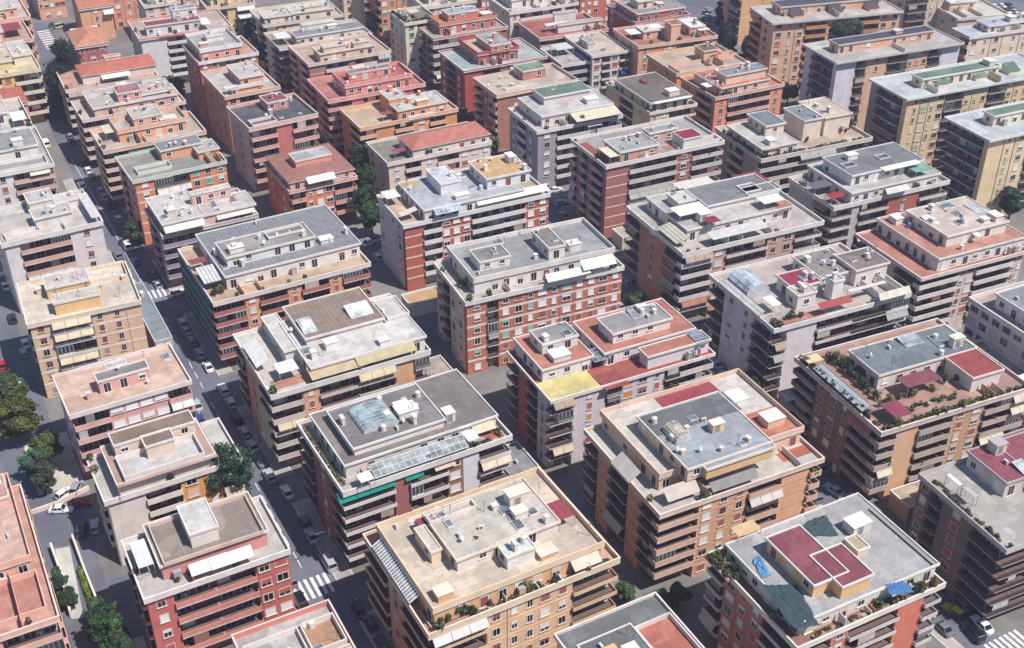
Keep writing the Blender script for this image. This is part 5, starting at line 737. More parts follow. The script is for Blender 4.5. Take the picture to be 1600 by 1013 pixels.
 dict(label='coral block with grey cabin roof and central loggias', plab='coral block with grey cabin roof', rect=(208.78, 263.46, 24.39, 18.0, -1.59), h=15.5, n=5, wall='#d38060', front='W1 B3.4 W1', left='B1 W1', terr='#cc7860', core='#b9705c', par='#d09a84', slab='#d6c2b4', ppar='#d39076', ph=0.7, shut=['#b06a50'], tg=4,
  feats=[('pent', 2.05, 19.3, 0.4, 14.4, 0.0, 2.8, '#dcb69e', '#cc7a60', ''), ('pent', 4.82, 19.15, 2.34, 7.15, 0.0, 5.4, '#dcbca6', '#8b9298', ''), ('canopy', -0.79, 3.35, 3.89, 7.12, 0.0, 2.4, '#c4c6c4', 'plaster')]),
 dict(label='yellowish block with brown felt roof and pale roof edges', plab='yellowish block with brown felt roof', rect=(187.18, 265.21, 15.37, 25.42, -2.74), h=14.5, n=5, wall='#c9b68f', front='V1 F1.4', left='W1 F1 W1', terr='#b4ada2', core='#a8987a', par='#cabb9c', slab='#c6c0b4', ppar='#bfb6a6', ph=0.6, tg=8,
  feats=[('pent', 0.35, 14.0, 0.66, 21.29, 0.0, 2.8, '#d3c4a2', '#7c6f67', 'c'), ('canopy', 1.14, 13.34, -0.67, 0.84, 2.8, 3.0, '#c4c8ca', 'plaster'), ('canopy', 6.32, 8.0, 14.44, 17.55, 2.8, 3.3, '#a04450')]),
 dict(label='tan orange block with brown pitched cabins and rounded parapets', plab='tan orange block with rounded parapets', rect=(209.9, 284.58, 25.04, 18.0, -3.98), h=15.5, n=5, wall='#d28e5c', front='P1 V1.6 B1', left='W1 P1', terr='#c3a890', core='#b8845c', par='#d3a882', slab='#d6bea8', ppar='#d3a484', ph=0.8,
  feats=[('ring', 0.67, 13.04, -0.22, 6.46, 0.0, 1.2, '#d3a68a', '#c4b3a4'), ('pent', 12.8, 17.82, 5.58, 11.06, 0.0, 3.9, '#d39c74', '#86705f', ''), ('canopy', 15.36, 19.28, 5.37, 7.77, 0.0, 2.3, '#b8485a'), ('ring', 18.31, 25.64, 6.62, 9.62, 0.0, 1.2, '#d3a286', '#cbbcae')]),
 dict(label='peach block with brilliant white roof sheets and a square roof tower', plab='peach block with white roof sheets', rect=(210.69, 307.25, 28.14, 18.0, -7.04), h=17, n=6, wall='#d69c76', front='W1 Q.8 W1 B2 W1', left='W1 W1', terr='#c07a68', core='#c08a68', acc='#d38a58', par='#d3a888', slab='#d8c4b2', ppar='#d0a084', ph=0.7, tg=6,
  feats=[('pent', 4.71, 12.61, 6.22, 11.32, 0.0, 2.8, '#d6a17e', '#ecece8', ''), ('stair', 11.89, 15.22, 0.99, 5.69, 0.0, 5.6, '#d6a782', '#c0695a', 'n'), ('pent', 20.6, 25.86, 4.19, 12.5, 0.0, 2.9, '#d6a17e', '#ecece8', ''), ('canopy', 0.23, 4.66, 6.47, 11.56, 0.0, 2.2, '#ecece8'), ('canopy', 23.0, 27.13, 2.46, 4.86, 0.0, 2.0, '#e0ddd4')]),
 dict(label='raspberry red block with grey roof and cream upper cabins', plab='raspberry red block', rect=(222.92, 327.82, 20.78, 20.0, -4.5), h=17, n=6, wall='#a03e44', front='W1 V1 W1 B1', left='W1 P1 W1', terr='#8f7a74', core='#8a3a40', par='#b46a68', slab='#c2b4aa', ppar='#a85454', ph=0.6, tg=6,
  feats=[('pent', 0.69, 19.02, 0.35, 15.83, 0.0, 3.0, '#a8484c', '#9c968f', ''), ('pent', 3.43, 9.04, 4.97, 10.53, 3.0, 5.5, '#d8bc98', '#d3c6b4', '')]),
 dict(label='pale grey block with plain beige roof and bright blue awnings', plab='pale grey block with blue awnings', rect=(197.11, 313.06, 13.04, 20.11, -5.11), h=14.5, n=5, wall='#d3c8bd', front='W1 F1 W1 F1', left='F1 W1', terr='#d3c3b1', core='#b9ada6', lwall='#8f8a92', par='#cfc5bb', slab='#d6cdc3', ppar='#cfc2b4', ph=0.5, awc=['#174f9c'], aw=0.4, clut=1.5,
  feats=[('stair', 1.46, 4.07, 6.53, 13.04, 0.0, 2.2, '#a8a6a6', '#b4b2b0', '')]),
 dict(label='low grey wing with curved balconies beside the blue awnings', plab='low grey wing', rect=(187.6, 316.0, 9.0, 16.0, -5.0), h=12, n=4, wall='#9a959b', front='B1', left='B1 B1', terr='#b9b2ac', core='#847f86', par='#a39ca0', slab='#bfb7b2', ppar='#bbb2ac', ph=0.7, lpar='#77737a',
  feats=[('canopy', 2.0, 8.0, 8.0, 14.0, 0.0, 2.4, '#9aa09e', 'plaster')]),
 dict(label='long block with pinkish terraces, grey roof cabin and grey end wall', plab='long block with pinkish terraces', rect=(190.07, 334.76, 24.82, 18.0, -5.0), h=14.5, n=5, wall='#b98c7e', front='B3 B3 W1', left='Z1 P1 W1', terr='#b0645a', core='#9c665c', lwall='#948f93', par='#c9aaa0', slab='#d3c5bd', ppar='#b87870', ph=0.8,
  feats=[('pent', 8.29, 24.72, 3.88, 5.57, 0.0, 2.7, '#cfc6c0', '#a5a3a2', ''), ('stair', 9.88, 17.96, 10.25, 11.47, 0.0, 4.6, '#cfc9c0', '#84888a', 'n'), ('canopy', 4.81, 13.24, 5.29, 7.69, 0.0, 2.5, '#d3cfc9', 'plaster')]),
 dict(label='white block with pillared front and long planted balconies', plab='white block with planted balconies', rect=(189.06, 353.98, 25.82, 18.0, -3.43), h=18, n=6, wall='#d8cec6', front='W1 B3 B3', left='W1 W1', terr='#cfc8be', core='#b09c90', par='#dcd2c8', slab='#dfd6cc', ppar='#d8cec4', ph=0.8, tg=14, green=0.4,
  feats=[('pent', 3.0, 22.0, 5.0, 16.0, 0.0, 2.9, '#d8d0c8', '#d3ccc4', '')]),
 dict(label='red orange brick block with white windows behind the pinkish terraces', plab='red orange brick block', rect=(231.07, 377.28, 24.0, 14.0, -4.0), h=24, n=8, wall='#b0502f', front='V1 W1 V1', left='W1 W1', terr='#a5705c', core='#b0502f', par='#dcd8d4', slab='#cfb8a8', ppar='#b0603f', ph=0.6, wk='brick', shut=['#d8d4d0'],
  feats=[]),
 dict(label='long peach slab block with orange balcony panels and dark ridged roof', plab='peach slab block with orange balconies', rect=(250.37, 289.91, 45.15, 15.96, -13.0), h=24, n=8, wall='#e6b48c', front='W1 Z1 W1 B2 W1 Z1 W1 B2 W1 W1', left='W1 B1', terr='#c4bdb4', core='#a87858', par='#cf7c2c', slab='#a8a2a0', ppar='#bdb5ae', ph=0.35, ov=1.2, shut=['#d8d4ce', '#b8604c', '#4a4244'],
  feats=[('pent', 5.0, 41.0, 6.0, 12.5, 0.0, 2.8, '#d39a74', '#55535a', 'sc'), ('wedge', 8.0, 11.5, 2.5, 6.1, 0.0, 2.6, '#d39a74', '#55535a'), ('wedge', 22.0, 25.5, 2.5, 6.1, 0.0, 2.6, '#d39a74', '#55535a'), ('wedge', 35.0, 38.5, 2.5, 6.1, 0.0, 2.6, '#d39a74', '#55535a')]),
 dict(label='long slab block with pale mauve end walls and dark ridged roof', plab='slab block with mauve end walls', rect=(244.16, 253.13, 45.01, 15.93, -6.18), h=24, n=8, wall='#e6b692', front='Q2 R1 W2.2 R2 V2.2 R1.3 Q2', left='R3 Q1', terr='#c2bbb2', core='#94705e', acc='#b9b5be', par='#a59a98', slab='#a29d9c', ppar='#b9b2ac', ph=0.35, ov=1.3, shut=['#b4584a', '#d8d4ce', '#c48a70'], lpar='#6e6a70',
  feats=[('pent', 4.07, 38.62, 5.58, 10.13, 0.0, 2.8, '#d39c7a', '#525058', 'sc')]),
 dict(label='long yellow slab block with green ridged roof and tall rows of windows', plab='yellow slab block with tall rows of windows', rect=(242.02, 222.08, 52.93, 15.56, -5.36), h=24, n=8, wall='#efd09a', front='P.6 Z1 W1 Z1 W1 R2.2 W1 Z1 W1 R2.2 W1 Z1 W1 R2.2 W1', left='R3.2 P1', terr='#c6ccca', core='#9c8c74', lwall='#77737a', par='#c9c4ba', slab='#c4c6c2', ppar='#cfcfca', ph=0.3, ov=1.1, shut=['#d8d4ca', '#7fb09a', '#5a4a44', '#b9c4b4'], lpar='#6c6a72',
  feats=[('pent', 7.99, 35.12, 4.33, 8.62, 0.0, 2.8, '#d3c09a', '#6a8b74', 'c'), ('wedge', 13.0, 17.0, 3.0, 6.4, 0.0, 2.7, '#cfc0a0', '#6a8b74'), ('wedge', 26.0, 30.0, 3.0, 6.4, 0.0, 2.7, '#cfc0a0', '#6a8b74'), ('wedge', 38.0, 42.0, 3.0, 6.4, 0.0, 2.7, '#cfc0a0', '#6a8b74')]),
 dict(label='nearer yellow slab block with pale roof, green cabin roof and turquoise awning', plab='yellow slab block with turquoise awning', rect=(240.72, 191.47, 46.0, 15.54, -3.97), h=24, n=8, wall='#efcf9c', front='P1.4 Z1 W1.4 R1.8 W1 Z1 R2 W1 R2', left='R3', terr='#c6ccca', core='#9c8a70', lwall='#6e6a72', par='#b9b4ae', slab='#c9c8c2', ppar='#cfcfca', ph=0.3, ov=1.1, shut=['#d8d4ca', '#54b0a4'], awc=['#54b8b0'], aw=0.25, lpar='#66646c',
  feats=[('pent', 6.3, 29.61, 6.02, 9.76, 0.0, 2.9, '#d3c4a4', '#6a8b74', 'c')]),
 dict(label='beige institute block with pale blue flat roofs on several levels', plab='beige block with pale blue roofs', rect=(310.78, 263.96, 33.52, 8.5, -8.0), h=17, n=5, wall='#bfab94', front='W1 Z1 W1 P.6 W1 Z1 W1 P1', left='B1 P1', terr='#bcc6d4', core='#a89680', par='#b0a08c', slab='#c6bfb6', ppar='#c4bab0', ph=0.7,
  feats=[('pent', 9.0, 33.42, 2.4, 8.4, 0.0, 2.2, '#bfae9a', '#bcc6d4', ''), ('ring', 20.0, 34.12, 0.0, 4.0, 0.0, 2.0, '#c4b8a8', '#8f949c')]),
 dict(label='tall beige block with stacked loggias beside the slab blocks', plab='tall beige block with stacked loggias', rect=(321.3, 302.48, 24.0, 15.0, -10.0), h=34, n=11, wall='#b5a68f', front='R2 Z1 W1 Z1 W1', left='W1 W1', terr='#b5a68f', core='#94836e', par='#c0b49c', slab='#c4b8a4', ppar='#b5a68f', ph=0.6,
  feats=[]),
 dict(label='beige block with plain white roof and stepped cabin above the car park', plab='beige block with plain white roof', rect=(331.35, 288.02, 20.0, 18.0, -14.0), h=13, n=5, wall='#b8aa98', front='P1 W1 P1', left='W1 W1 W1', terr='#d3cbbf', core='#b8aa98', par='#dcd8d4', slab='#cfc8be', ppar='#c4bbae', ph=0.6,
  feats=[('pent', 2.0, 12.0, 9.0, 17.9, 0.0, 3.0, '#d3bd9a', '#dad6d0', '')]),
 dict(label='tall tan block with white balconies beside the dark trees', plab='tall tan block with white balconies', rect=(271.26, 333.16, 26.0, 15.0, -8.0), h=32, n=10, wall='#cf9c62', front='P1 W1 W1', left='R1 P1', terr='#bfa080', core='#8f7660', par='#d8d2ca', slab='#d8cfc4', ppar='#cf9c62', ph=0.6, band='#dccab4', bw=0.2,
  feats=[]),
 dict(label='yellow block with curved white balconies behind the white block', plab='yellow block with curved balconies', rect=(101.79, 416.1, 16.55, 16.0, -3.26), h=15, n=5, wall='#d0b070', front='R2 Q1 R2', left='W W', terr='#c4a890', core='#b09078', acc='#d3b474', par='#cfa890', slab='#dccdbd', ppar='#cfb498', ph=0.7, tg=4, awc=['#e2deda'], aw=0.4,
  feats=[('pent', 2.0, 13.0, 4.0, 14.0, 0.0, 2.8, '#d3ba88', '#cdb8a4', '')]),
 dict(label='beige block with terraces behind the maroon roofed block', plab='beige block with terraces', rect=(83.47, 432.74, 12.41, 16.0, -2.58), h=14, n=5, wall='#cdbca6', front='W W W', left='W W', terr='#c9b8a4', core='#cdbca6', par='#dcd8d4', slab='#d8cfc4', ppar='#cdbfae', ph=0.7,
  feats=[('pent', 2.0, 11.0, 3.0, 12.0, 0.0, 2.8, '#cdbca6', '#cfc6ba', '')]),
 dict(label='brown orange block with dark garage behind the gabled house', plab='brown orange block', rect=(76.52, 456.83, 12.0, 14.0, 0.0), h=16, n=5, wall='#c07a5c', front='W W W', left='W W', terr='#b58c74', core='#c07a5c', par='#dcd8d4', slab='#d3c0b0', ppar='#c08468', ph=0.6,
  feats=[]),
 dict(label='dull pink block behind the yellow curved balconies', plab='dull pink block', rect=(101.0, 448.71, 11.0, 14.0, 0.0), h=14, n=5, wall='#b5857c', front='W W W', left='W W', terr='#b59a90', core='#b5857c', par='#dcd8d4', slab='#cfc0b6', ppar='#b58c84', ph=0.6,
  feats=[]),
 dict(label='grey brick block with small white windows behind the curved balconies', plab='grey brick block with small windows', rect=(198.51, 394.75, 9.0, 14.0, -3.0), h=22, n=7, wall='#a0644e', front='W W W W', left='W W', terr='#a08070', core='#a0644e', par='#dcd8d4', slab='#cfc0b6', ppar='#a0644e', ph=0.6, shut=['#dcd8d4'],
  feats=[]),
 dict(label='cream block with stacked balconies beyond the far corner of the slab blocks', plab='cream block beyond the slab blocks', rect=(326.77, 329.34, 24.0, 14.0, -10.0), h=30, n=10, wall='#d6c8b2', front='R1 W1 R1 W1', left='W W', terr='#cfc4b4', core='#b8a48e', par='#d8cebe', slab='#d8cebe', ppar='#d6c8b2', ph=0.6,
  feats=[]),
 dict(label='peach block glimpsed above the peach slab roof', plab='peach block above the slab roof', rect=(307.73, 355.18, 30.0, 14.0, -10.0), h=26, n=8, wall='#d3a585', front='W1 R1 W1 R1 W1', left='W W', terr='#cfc4b4', core='#b8927c', par='#d6b8a0', slab='#d8c8b8', ppar='#d3a585', ph=0.6,
  feats=[]),
 dict(label='low grey annex roof in the yard behind the teal awnings block', plab='low grey annex', rect=(80.5, 149.0, 7.5, 13.0, 0.0), h=3.4, n=1, wall='#a9a098', front='P1', left='P1', terr='#8f9092', core='#a9a098', par='#dcd8d4', slab='#b9b2aa', ppar='#a9a098', ph=0.25, ov=0.1,
  feats=[]),
 dict(label='low tan annex in the yard beside the brown sheet roof', plab='low tan annex', rect=(79.5, 184.0, 8.0, 12.0, 0.0), h=3.6, n=1, wall='#b59f8c', front='P1', left='P1', terr='#b3a595', core='#b59f8c', par='#dcd8d4', slab='#b9b2aa', ppar='#b59f8c', ph=0.25, ov=0.1,
  feats=[]),
 dict(label='narrow low shed roof between the yellow terrace block and the second street', plab='narrow low shed', rect=(127.3, 156.0, 2.6, 12.0, -3.0), h=3.0, n=1, wall='#b0a69c', front='P1', left='P1', terr='#9a9490', core='#b0a69c', par='#dcd8d4', slab='#b9b2aa', ppar='#b0a69c', ph=0.2, ov=0.1,
  feats=[]),
 dict(label='low ochre shop roof at the foot of the lush terraces', plab='low ochre shop roof', rect=(141.0, 111.2, 14.0, 5.2, -4.0), h=3.8, n=1, wall='#b58a62', front='P1', left='P1', terr='#b9a48c', core='#b58a62', par='#dcd8d4', slab='#c4b8a8', ppar='#b58a62', ph=0.25, ov=0.1,
  feats=[]),
 dict(label='low whitish shop roof at the foot of the white panelled block', plab='low whitish shop roof', rect=(143.0, 146.0, 16.0, 5.0, -4.0), h=3.6, n=1, wall='#b9b2ac', front='P1', left='P1', terr='#c4beb8', core='#b9b2ac', par='#dcd8d4', slab='#c4beb8', ppar='#b9b2ac', ph=0.25, ov=0.1,
  feats=[]),
 dict(label='low flat shop roof at the foot of the dark brick block', plab='low flat shop roof', rect=(151.0, 222.5, 15.0, 5.0, -3.0), h=3.6, n=1, wall='#b5a898', front='P1', left='P1', terr='#c4b8a8', core='#b5a898', par='#dcd8d4', slab='#c4b8a8', ppar='#b5a898', ph=0.25, ov=0.1,
  feats=[]),

]
# ------------------------------------------------------------------ ground, roads, pavements, markings
def sheet(name, pts, z, m, kind='structure'):
    b = MB(); b.add([(x, y, z) for x, y in pts], [tuple(range(len(pts)))], m)
    return tag(link(name, b.mesh(name)), kind=kind)
def rect_pts(x0, x1, y0, y1): return [(x0, y0), (x1, y0), (x1, y1), (x0, y1)]
def strip(x0, y0, x1, y1, wd):
    d = Vector((x1 - x0, y1 - y0)).normalized(); n = Vector((-d.y, d.x)) * wd / 2
    return [(x0 - n.x, y0 - n.y), (x1 - n.x, y1 - n.y), (x1 + n.x, y1 + n.y), (x0 + n.x, y0 + n.y)]
ASPH = mat('#666873', 'ground'); YARD = mat('#77736f', 'ground'); CONC = mat('#a39c94', 'ground'); LIGHT = mat('#bdb3a6', 'ground'); MARK = mat('#d8d8d8', 'mark')
sheet('ground', rect_pts(-400, 880, -180, 880), 0, YARD)
sheet('road', rect_pts(36.1, 44.3, 60, 300), .008, ASPH)
sheet('road', [(36.1, 300), (44.3, 300), (45.5, 380), (57, 478), (49, 478), (37.3, 380)], .008, ASPH)
sheet('road', strip(127, 40, 157, 400, 9), .012, ASPH)
for (a, y0, y1) in ((44.31, 137.6, 146.2), (44.31, 204, 216), (44.31, 245, 255.6), (44.31, 350.2, 360.8)):
    sheet('road', rect_pts(a, 126, y0 + .6, y1 - .6), .016, ASPH)
sheet('road', rect_pts(-14, 9.5, 60, 470), .02, ASPH)
sheet('road', rect_pts(-40, 36.0, 157.5, 165.5), .024, ASPH)
def pave(x0, x1, y0, y1):
    b = MB(); b.box(x0, x1, y0, y1, .001, .13, CONC); k = mat('#b5b0aa', 'plaster')
    tag(link('pavement', b.mesh('pavement')), kind='structure')
    b = MB(); b.box(x0 - .16, x0 - .002, y0, y1, .001, .15, k); b.box(x1 + .002, x1 + .16, y0, y1, .001, .15, k)
    tag(link('kerb', b.mesh('kerb')), kind='structure')
for y0, y1 in ((109, 137.4), (146.4, 169.5), (177.5, 203.5), (216.5, 244.8), (255.8, 274), (280, 300), (303, 322), (333, 350)): pave(44.5, 47.4, y0, y1)
for y0, y1 in ((104, 131), (138, 157), (166, 183), (192, 210), (222, 262), (263, 284), (300, 332)): pave(33.6, 35.9, y0, y1)
for y0, y1 in ((84, 110), (117, 145), (153, 175), (190, 212), (228, 248), (260, 281)):
    xx = 133.6 + (y0 - 89) * .086; pave(xx - 8.6 + 1.2, xx - 6.4 + 1.2, y0, y1)
sheet('yard', rect_pts(3.2, 11.6, 194, 212), .03, LIGHT); sheet('yard', rect_pts(2.5, 12, 138, 150), .03, LIGHT)
sheet('yard', rect_pts(79.5, 90, 176, 200), .03, CONC); sheet('yard', rect_pts(80, 90, 147, 168), .03, CONC); sheet('yard', rect_pts(126.2, 128, 60, 240), .03, CONC)
for y0, y1 in ((140.5, 166), (186, 214), (226, 246), (262, 300)): sheet('yard', rect_pts(176, 183, y0, y1), .03, LIGHT)
sheet('car_park', rect_pts(340, 460, 285, 360), .012, ASPH); sheet('car_park', rect_pts(255, 300, 335, 420), .012, ASPH)
def dash(pts, z=.03): sheet('road_marking', pts, z, MARK)
y = 146.0
while y < 246:
    if not 138 < y < 152: dash(rect_pts(40.1, 40.26, y, y + (2.6 if y > 158 else 4.5)))
    y += 4.2 if y > 158 else 6.5
dash(rect_pts(39.3, 39.45, 262, 300)); dash([(39.3, 300.3), (39.45, 300.3), (38.6, 346), (38.45, 346)])
for y0 in range(98, 134, 5): dash(rect_pts(40.1, 40.26, y0, y0 + 2.6))
for k in range(6): dash(rect_pts(37.0 + k * 1.15, 37.6 + k * 1.15, 144.6, 149.6))
for k in range(6): dash(rect_pts(37.0 + k * 1.15, 37.6 + k * 1.15, 255.2, 259.4))
for k in range(9): dash(rect_pts(49.5, 54, 446 + k * 2.6, 447.3 + k * 2.6))
for k in range(7): dash(rect_pts(131.4 + k * 1.1, 132.0 + k * 1.1, 79.2, 83.6))
for k in range(9): dash([(149.5, 251 + k * 2.2), (154, 249.6 + k * 2.2), (154, 249.8 + k * 2.2), (149.5, 251.2 + k * 2.2)])

DEF = {'core': '#c9beb4', 'acc': '#c9beb4', 'par': '#d8d0c8', 'slab': '#d8d0c8', 'ppar': '#d0c8c0', 'ph': 0.7, 'shut': ['#d9d5d0', '#a8574a', '#cfc6bc']}
for i, sp in enumerate(BLD):
    s = dict(DEF); s.update(sp); s['seed'] = 100 + i * 7
    building(s)
# ------------------------------------------------------------------ trees
def tree_mesh(kind, h, r, seed, col):
    k = ('tree', kind, h, r, seed, col)
    if k in CACHE: return CACHE[k]
    rng = random.Random(seed); t = MB(); bark = mat('#4a3b2f', 'plaster')
    tb = .18 + h * .014; t.cyl((0, 0, 0), (.1, .05, h * .45), tb, bark, 7, tb * .65)
    for i in range(6):
        a = i * 1.05 + rng.uniform(-.3, .3); t.cyl((.1, .05, h * rng.uniform(.3, .45)), (cos(a) * r * .6, sin(a) * r * .6, h * rng.uniform(.55, .8)), tb * .45, bark, 5, tb * .12)
    t.cyl((.1, .05, h * .45), (0, 0, h * .85), tb * .65, bark, 6, tb * .2)
    c = MB(); lm = mat(col, 'leaf')
    blobs = []
    n = int(12 + r * 4.5)
    for i in range(n):
        a = rng.uniform(0, 6.283); q = rng.random() ** .6
        if kind == 'pine': z = h * rng.uniform(.78, .95); rr = r * q * .85
        elif kind == 'tall': f = rng.uniform(.22, .95); z = h * f; rr = r * q * (1.1 - f) ** .5 * .8
        else: f = rng.uniform(.36, .9); z = h * f; rr = r * q * (1 - ((f - .6) / .42) ** 2) ** .5 * .8
        blobs.append((cos(a) * rr, sin(a) * rr, z, r * rng.uniform(.26, .48)))
    lm2 = mat('#' + ''.join('%02x' % min(255, int(int(col[i:i + 2], 16) * 1.28)) for i in (1, 3, 5)), 'leaf')
    for x, y, z, br in blobs:
        leaves(c, rng, (x, y, z), (br, br, br * .85), int(190 + br * 110), .23, lm if rng.random() < .6 else lm2)
        for q in range(3): d = Vector((rng.uniform(-1, 1), rng.uniform(-1, 1), rng.uniform(-.3, 1))).normalized() * br * 1.15; leaves(c, rng, (x + d.x, y + d.y, z + d.z * .8), (br * .32, br * .32, br * .28), 34, .2, lm2 if q else lm)
    CACHE[k] = (t.mesh('trunk'), c.mesh('crown'))
    return CACHE[k]
def tree(x, y, h, r, col, label, kind='round', seed=1, group=None):
    o = bpy.data.objects.new('tree', None); COL.objects.link(o); o.location = (x, y, 0); o.rotation_euler[2] = seed * 1.3
    tag(o, label, 'tree', group); t, c = tree_mesh(kind, h, r, seed, col); link('trunk', t, o); link('crown', c, o)
tree(42.72, 379.39, 16, 5.2, '#22382a', 'second dark evergreen beside the big one on the main street', 'tall', 1)
tree(46.25, 382.45, 23, 7.2, '#1f3322', 'big dark evergreen tree standing over the main street', 'tall', 2)
tree(33.00, 169.50, 17, 5.2, '#2c4632', 'dark green tree behind the red block with white awnings', 'round', 3)
tree(3.72, 212.13, 11, 4.4, '#4d5426', 'large olive green tree beside the salmon corner block', 'round', 4)
tree(3.28, 223.54, 9, 3.2, '#45552c', 'leafy tree behind the large olive green tree', 'round', 5)
tree(6.83, 201.63, 8, 3.0, '#465427', 'small olive tree at the edge of the pink block yard', 'round', 6)
tree(3.84, 199.24, 7, 2.4, '#3c6450', 'bluish green tree in the yard opposite the pink block', 'round', 7)
tree(4.42, 193.83, 8, 2.4, '#3e4640', 'dull grey green tree next to the yard parking wall', 'round', 8)
tree(6.71, 149.24, 10, 2.9, '#2c4a2c', 'dark bushy tree at the end of the bright hedge', 'round', 9)
tree(7.69, 145.56, 9, 2.4, '#31502c', 'leafy tree beside the red block with white awnings', 'round', 10)
tree(6.34, 155.20, 6, 1.8, '#37552f', 'small tree where the bright hedge ends', 'round', 11)
tree(1.94, 167.21, 4, 1.5, '#2f4a2c', 'shrubby tree inside the ramp wall', 'round', 12)
tree(2.59, 161.80, 4, 1.6, '#2f4a2c', 'dark shrubby tree below the salmon corner block', 'round', 13)
tree(107.15, 289.61, 12, 3.4, '#23402a', 'dark tree between the red tiled house and the cream house', 'round', 14)
tree(102.84, 275.23, 13, 3.6, '#264228', 'tall dark tree behind the white block with brick panels', 'round', 15)
tree(99.03, 267.03, 11, 3.2, '#2a4a2a', 'dark green tree beside the curved corner balconies', 'round', 16)
tree(98.00, 259.41, 10, 3.0, '#305030', 'green tree at the kerb behind the seamed grey roof', 'round', 17)
tree(102.85, 311.39, 9, 2.6, '#27402c', 'dark tree squeezed behind the dark roofed block', 'round', 18)
tree(111.25, 405.30, 14, 4.2, '#22402a', 'dark tree beside the sand coloured block', 'round', 19)
tree(109.24, 389.47, 12, 3.4, '#24402c', 'dark tree behind the red block with slanted parapet', 'round', 20)
tree(42.85, 283.30, 7, 2.4, '#39482f', 'small tree on the pavement by the orange brick block', 'round', 21)
tree(77.29, 383.44, 6, 2.0, '#3f5a30', 'small bright tree behind the tiled penthouse', 'round', 22)
tree(79.06, 375.12, 8, 2.6, '#2c4430', 'dark tree at the foot of the red block with white parapet', 'round', 23)
tree(273.97, 346.70, 15, 3.6, '#22382a', 'tall dark tree beside the far car row', 'tall', 24)
tree(259.58, 325.76, 14, 3.4, '#22382a', 'tall dark tree before the tan block with white balconies', 'tall', 25)
tree(261.67, 313.13, 16, 3.6, '#28452c', 'tall green tree between the tan block and the slab block', 'tall', 26)
tree(254.54, 306.81, 10, 3.0, '#2c4a2e', 'dark tree behind the tan orange block', 'round', 27)
tree(252.02, 312.91, 12, 2.8, '#22382a', 'narrow dark tree in the shade of the tan block', 'tall', 28)
tree(216.36, 317.67, 7, 2.8, '#36522f', 'round green tree between peach and yellowish blocks', 'round', 29)
tree(134.90, 152.52, 10, 3.4, '#2c4028', 'dark tree on the pavement behind the brown barrel awning', 'round', 30)
tree(131.44, 156.86, 9, 2.8, '#35482c', 'leafy tree by the maroon side roof', 'round', 31)
tree(275.67, 284.28, 23, 5.4, '#44584c', 'umbrella pine with grey green crown between the two ridged slab blocks', 'pine', 32)
tree(249.67, 187.20, 10, 3.2, '#2c4630', 'green tree at the foot of the nearer yellow slab', 'round', 33)
tree(249.44, 278.11, 8, 2.8, '#36522c', 'green tree beside the coral block', 'round', 34)
tree(84.79, 118.21, 5, 2.0, '#3c5a30', 'small green tree at the foot of the ochre block', 'round', 35)
tree(89.25, 113.84, 5, 1.8, '#4a6a30', 'low bright tree at the foot of the block with barrel awnings', 'round', 36)
tree(151.04, 314.44, 6, 2.0, '#3c5830', 'small tree beside the crimson skirted block', 'round', 37)
tree(150.54, 291.99, 5, 1.9, '#526a32', 'bright bushy tree by the brown block', 'round', 38)
tree(92.42, 113.79, 5, 1.8, '#3f5a34', 'small tree beside the cracked yard of the maroon cabin block', 'round', 39)
tree(151.08, 424.99, 10, 3.0, '#24402c', 'dark tree beside the cream tower', 'round', 40)
tree(157.62, 399.97, 11, 3.0, '#24402c', 'dark tree shading the foot of the orange tower', 'round', 41)
tree(226.47, 388.84, 8, 3.4, '#5a7034', 'pale green tree behind the planted white balconies', 'round', 42)
tree(136.87, 195.64, 6, 2.2, '#3a5232', 'small tree on the second street pavement', 'round', 43)

def hedge(pts, wd, h, col, label):
    b = MB(); rng = random.Random(9); m = mat(col, 'leaf')
    for (x0, y0), (x1, y1) in zip(pts, pts[1:]):
        L_ = math.hypot(x1 - x0, y1 - y0); n = int(L_ / .5)
        for i in range(n):
            f = (i + .5) / n; leaves(b, rng, (x0 + (x1 - x0) * f, y0 + (y1 - y0) * f, h * .5), (wd / 2, wd / 2, h * .55), 90, .13, m)
    tag(link('hedge', b.mesh('hedge')), label, 'hedge')
def wall(pts, h, t, col, label):
    b = MB(); m = mat(col, 'plaster')
    for (x0, y0), (x1, y1) in zip(pts, pts[1:]):
        d = Vector((x1 - x0, y1 - y0)).normalized(); n = Vector((-d.y, d.x)) * t / 2
        b.hexa([(x0 - n.x, y0 - n.y, 0), (x1 - n.x, y1 - n.y, 0), (x1 + n.x, y1 + n.y, 0), (x0 + n.x, y0 + n.y, 0)], [(x0 - n.x, y0 - n.y, h), (x1 - n.x, y1 - n.y, h), (x1 + n.x, y1 + n.y, h), (x0 + n.x, y0 + n.y, h)], m)
    tag(link('garden_wall', b.mesh('garden_wall')), label, 'wall')
hedge([(6.05, 169.90), (6.04, 163.48), (6.15, 158.43)], 1.1, 1.5, '#7a9a2a', 'bright yellow green hedge along the ramp wall')
wall([(6.52, 178.43), (6.70, 168.31), (7.03, 159.61)], 1.6, .35, '#cfc4b8', 'pale garden wall beside the bright hedge')
wall([(2.72, 177.66), (2.94, 169.45), (2.53, 159.56)], 1.8, .4, '#d3cac0', 'pale ramp wall below the salmon corner block')
wall([(1.18, 189.25), (5.80, 189.59), (12.00, 191.43)], 1.0, .3, '#c3b2a2', 'low tan wall behind the parked red car')
sheet('ramp', [(3.19, 177.78), (5.62, 177.22), (4.31, 158.61), (2.54, 159.07)], .05, mat('#b4aea6', 'ground'))

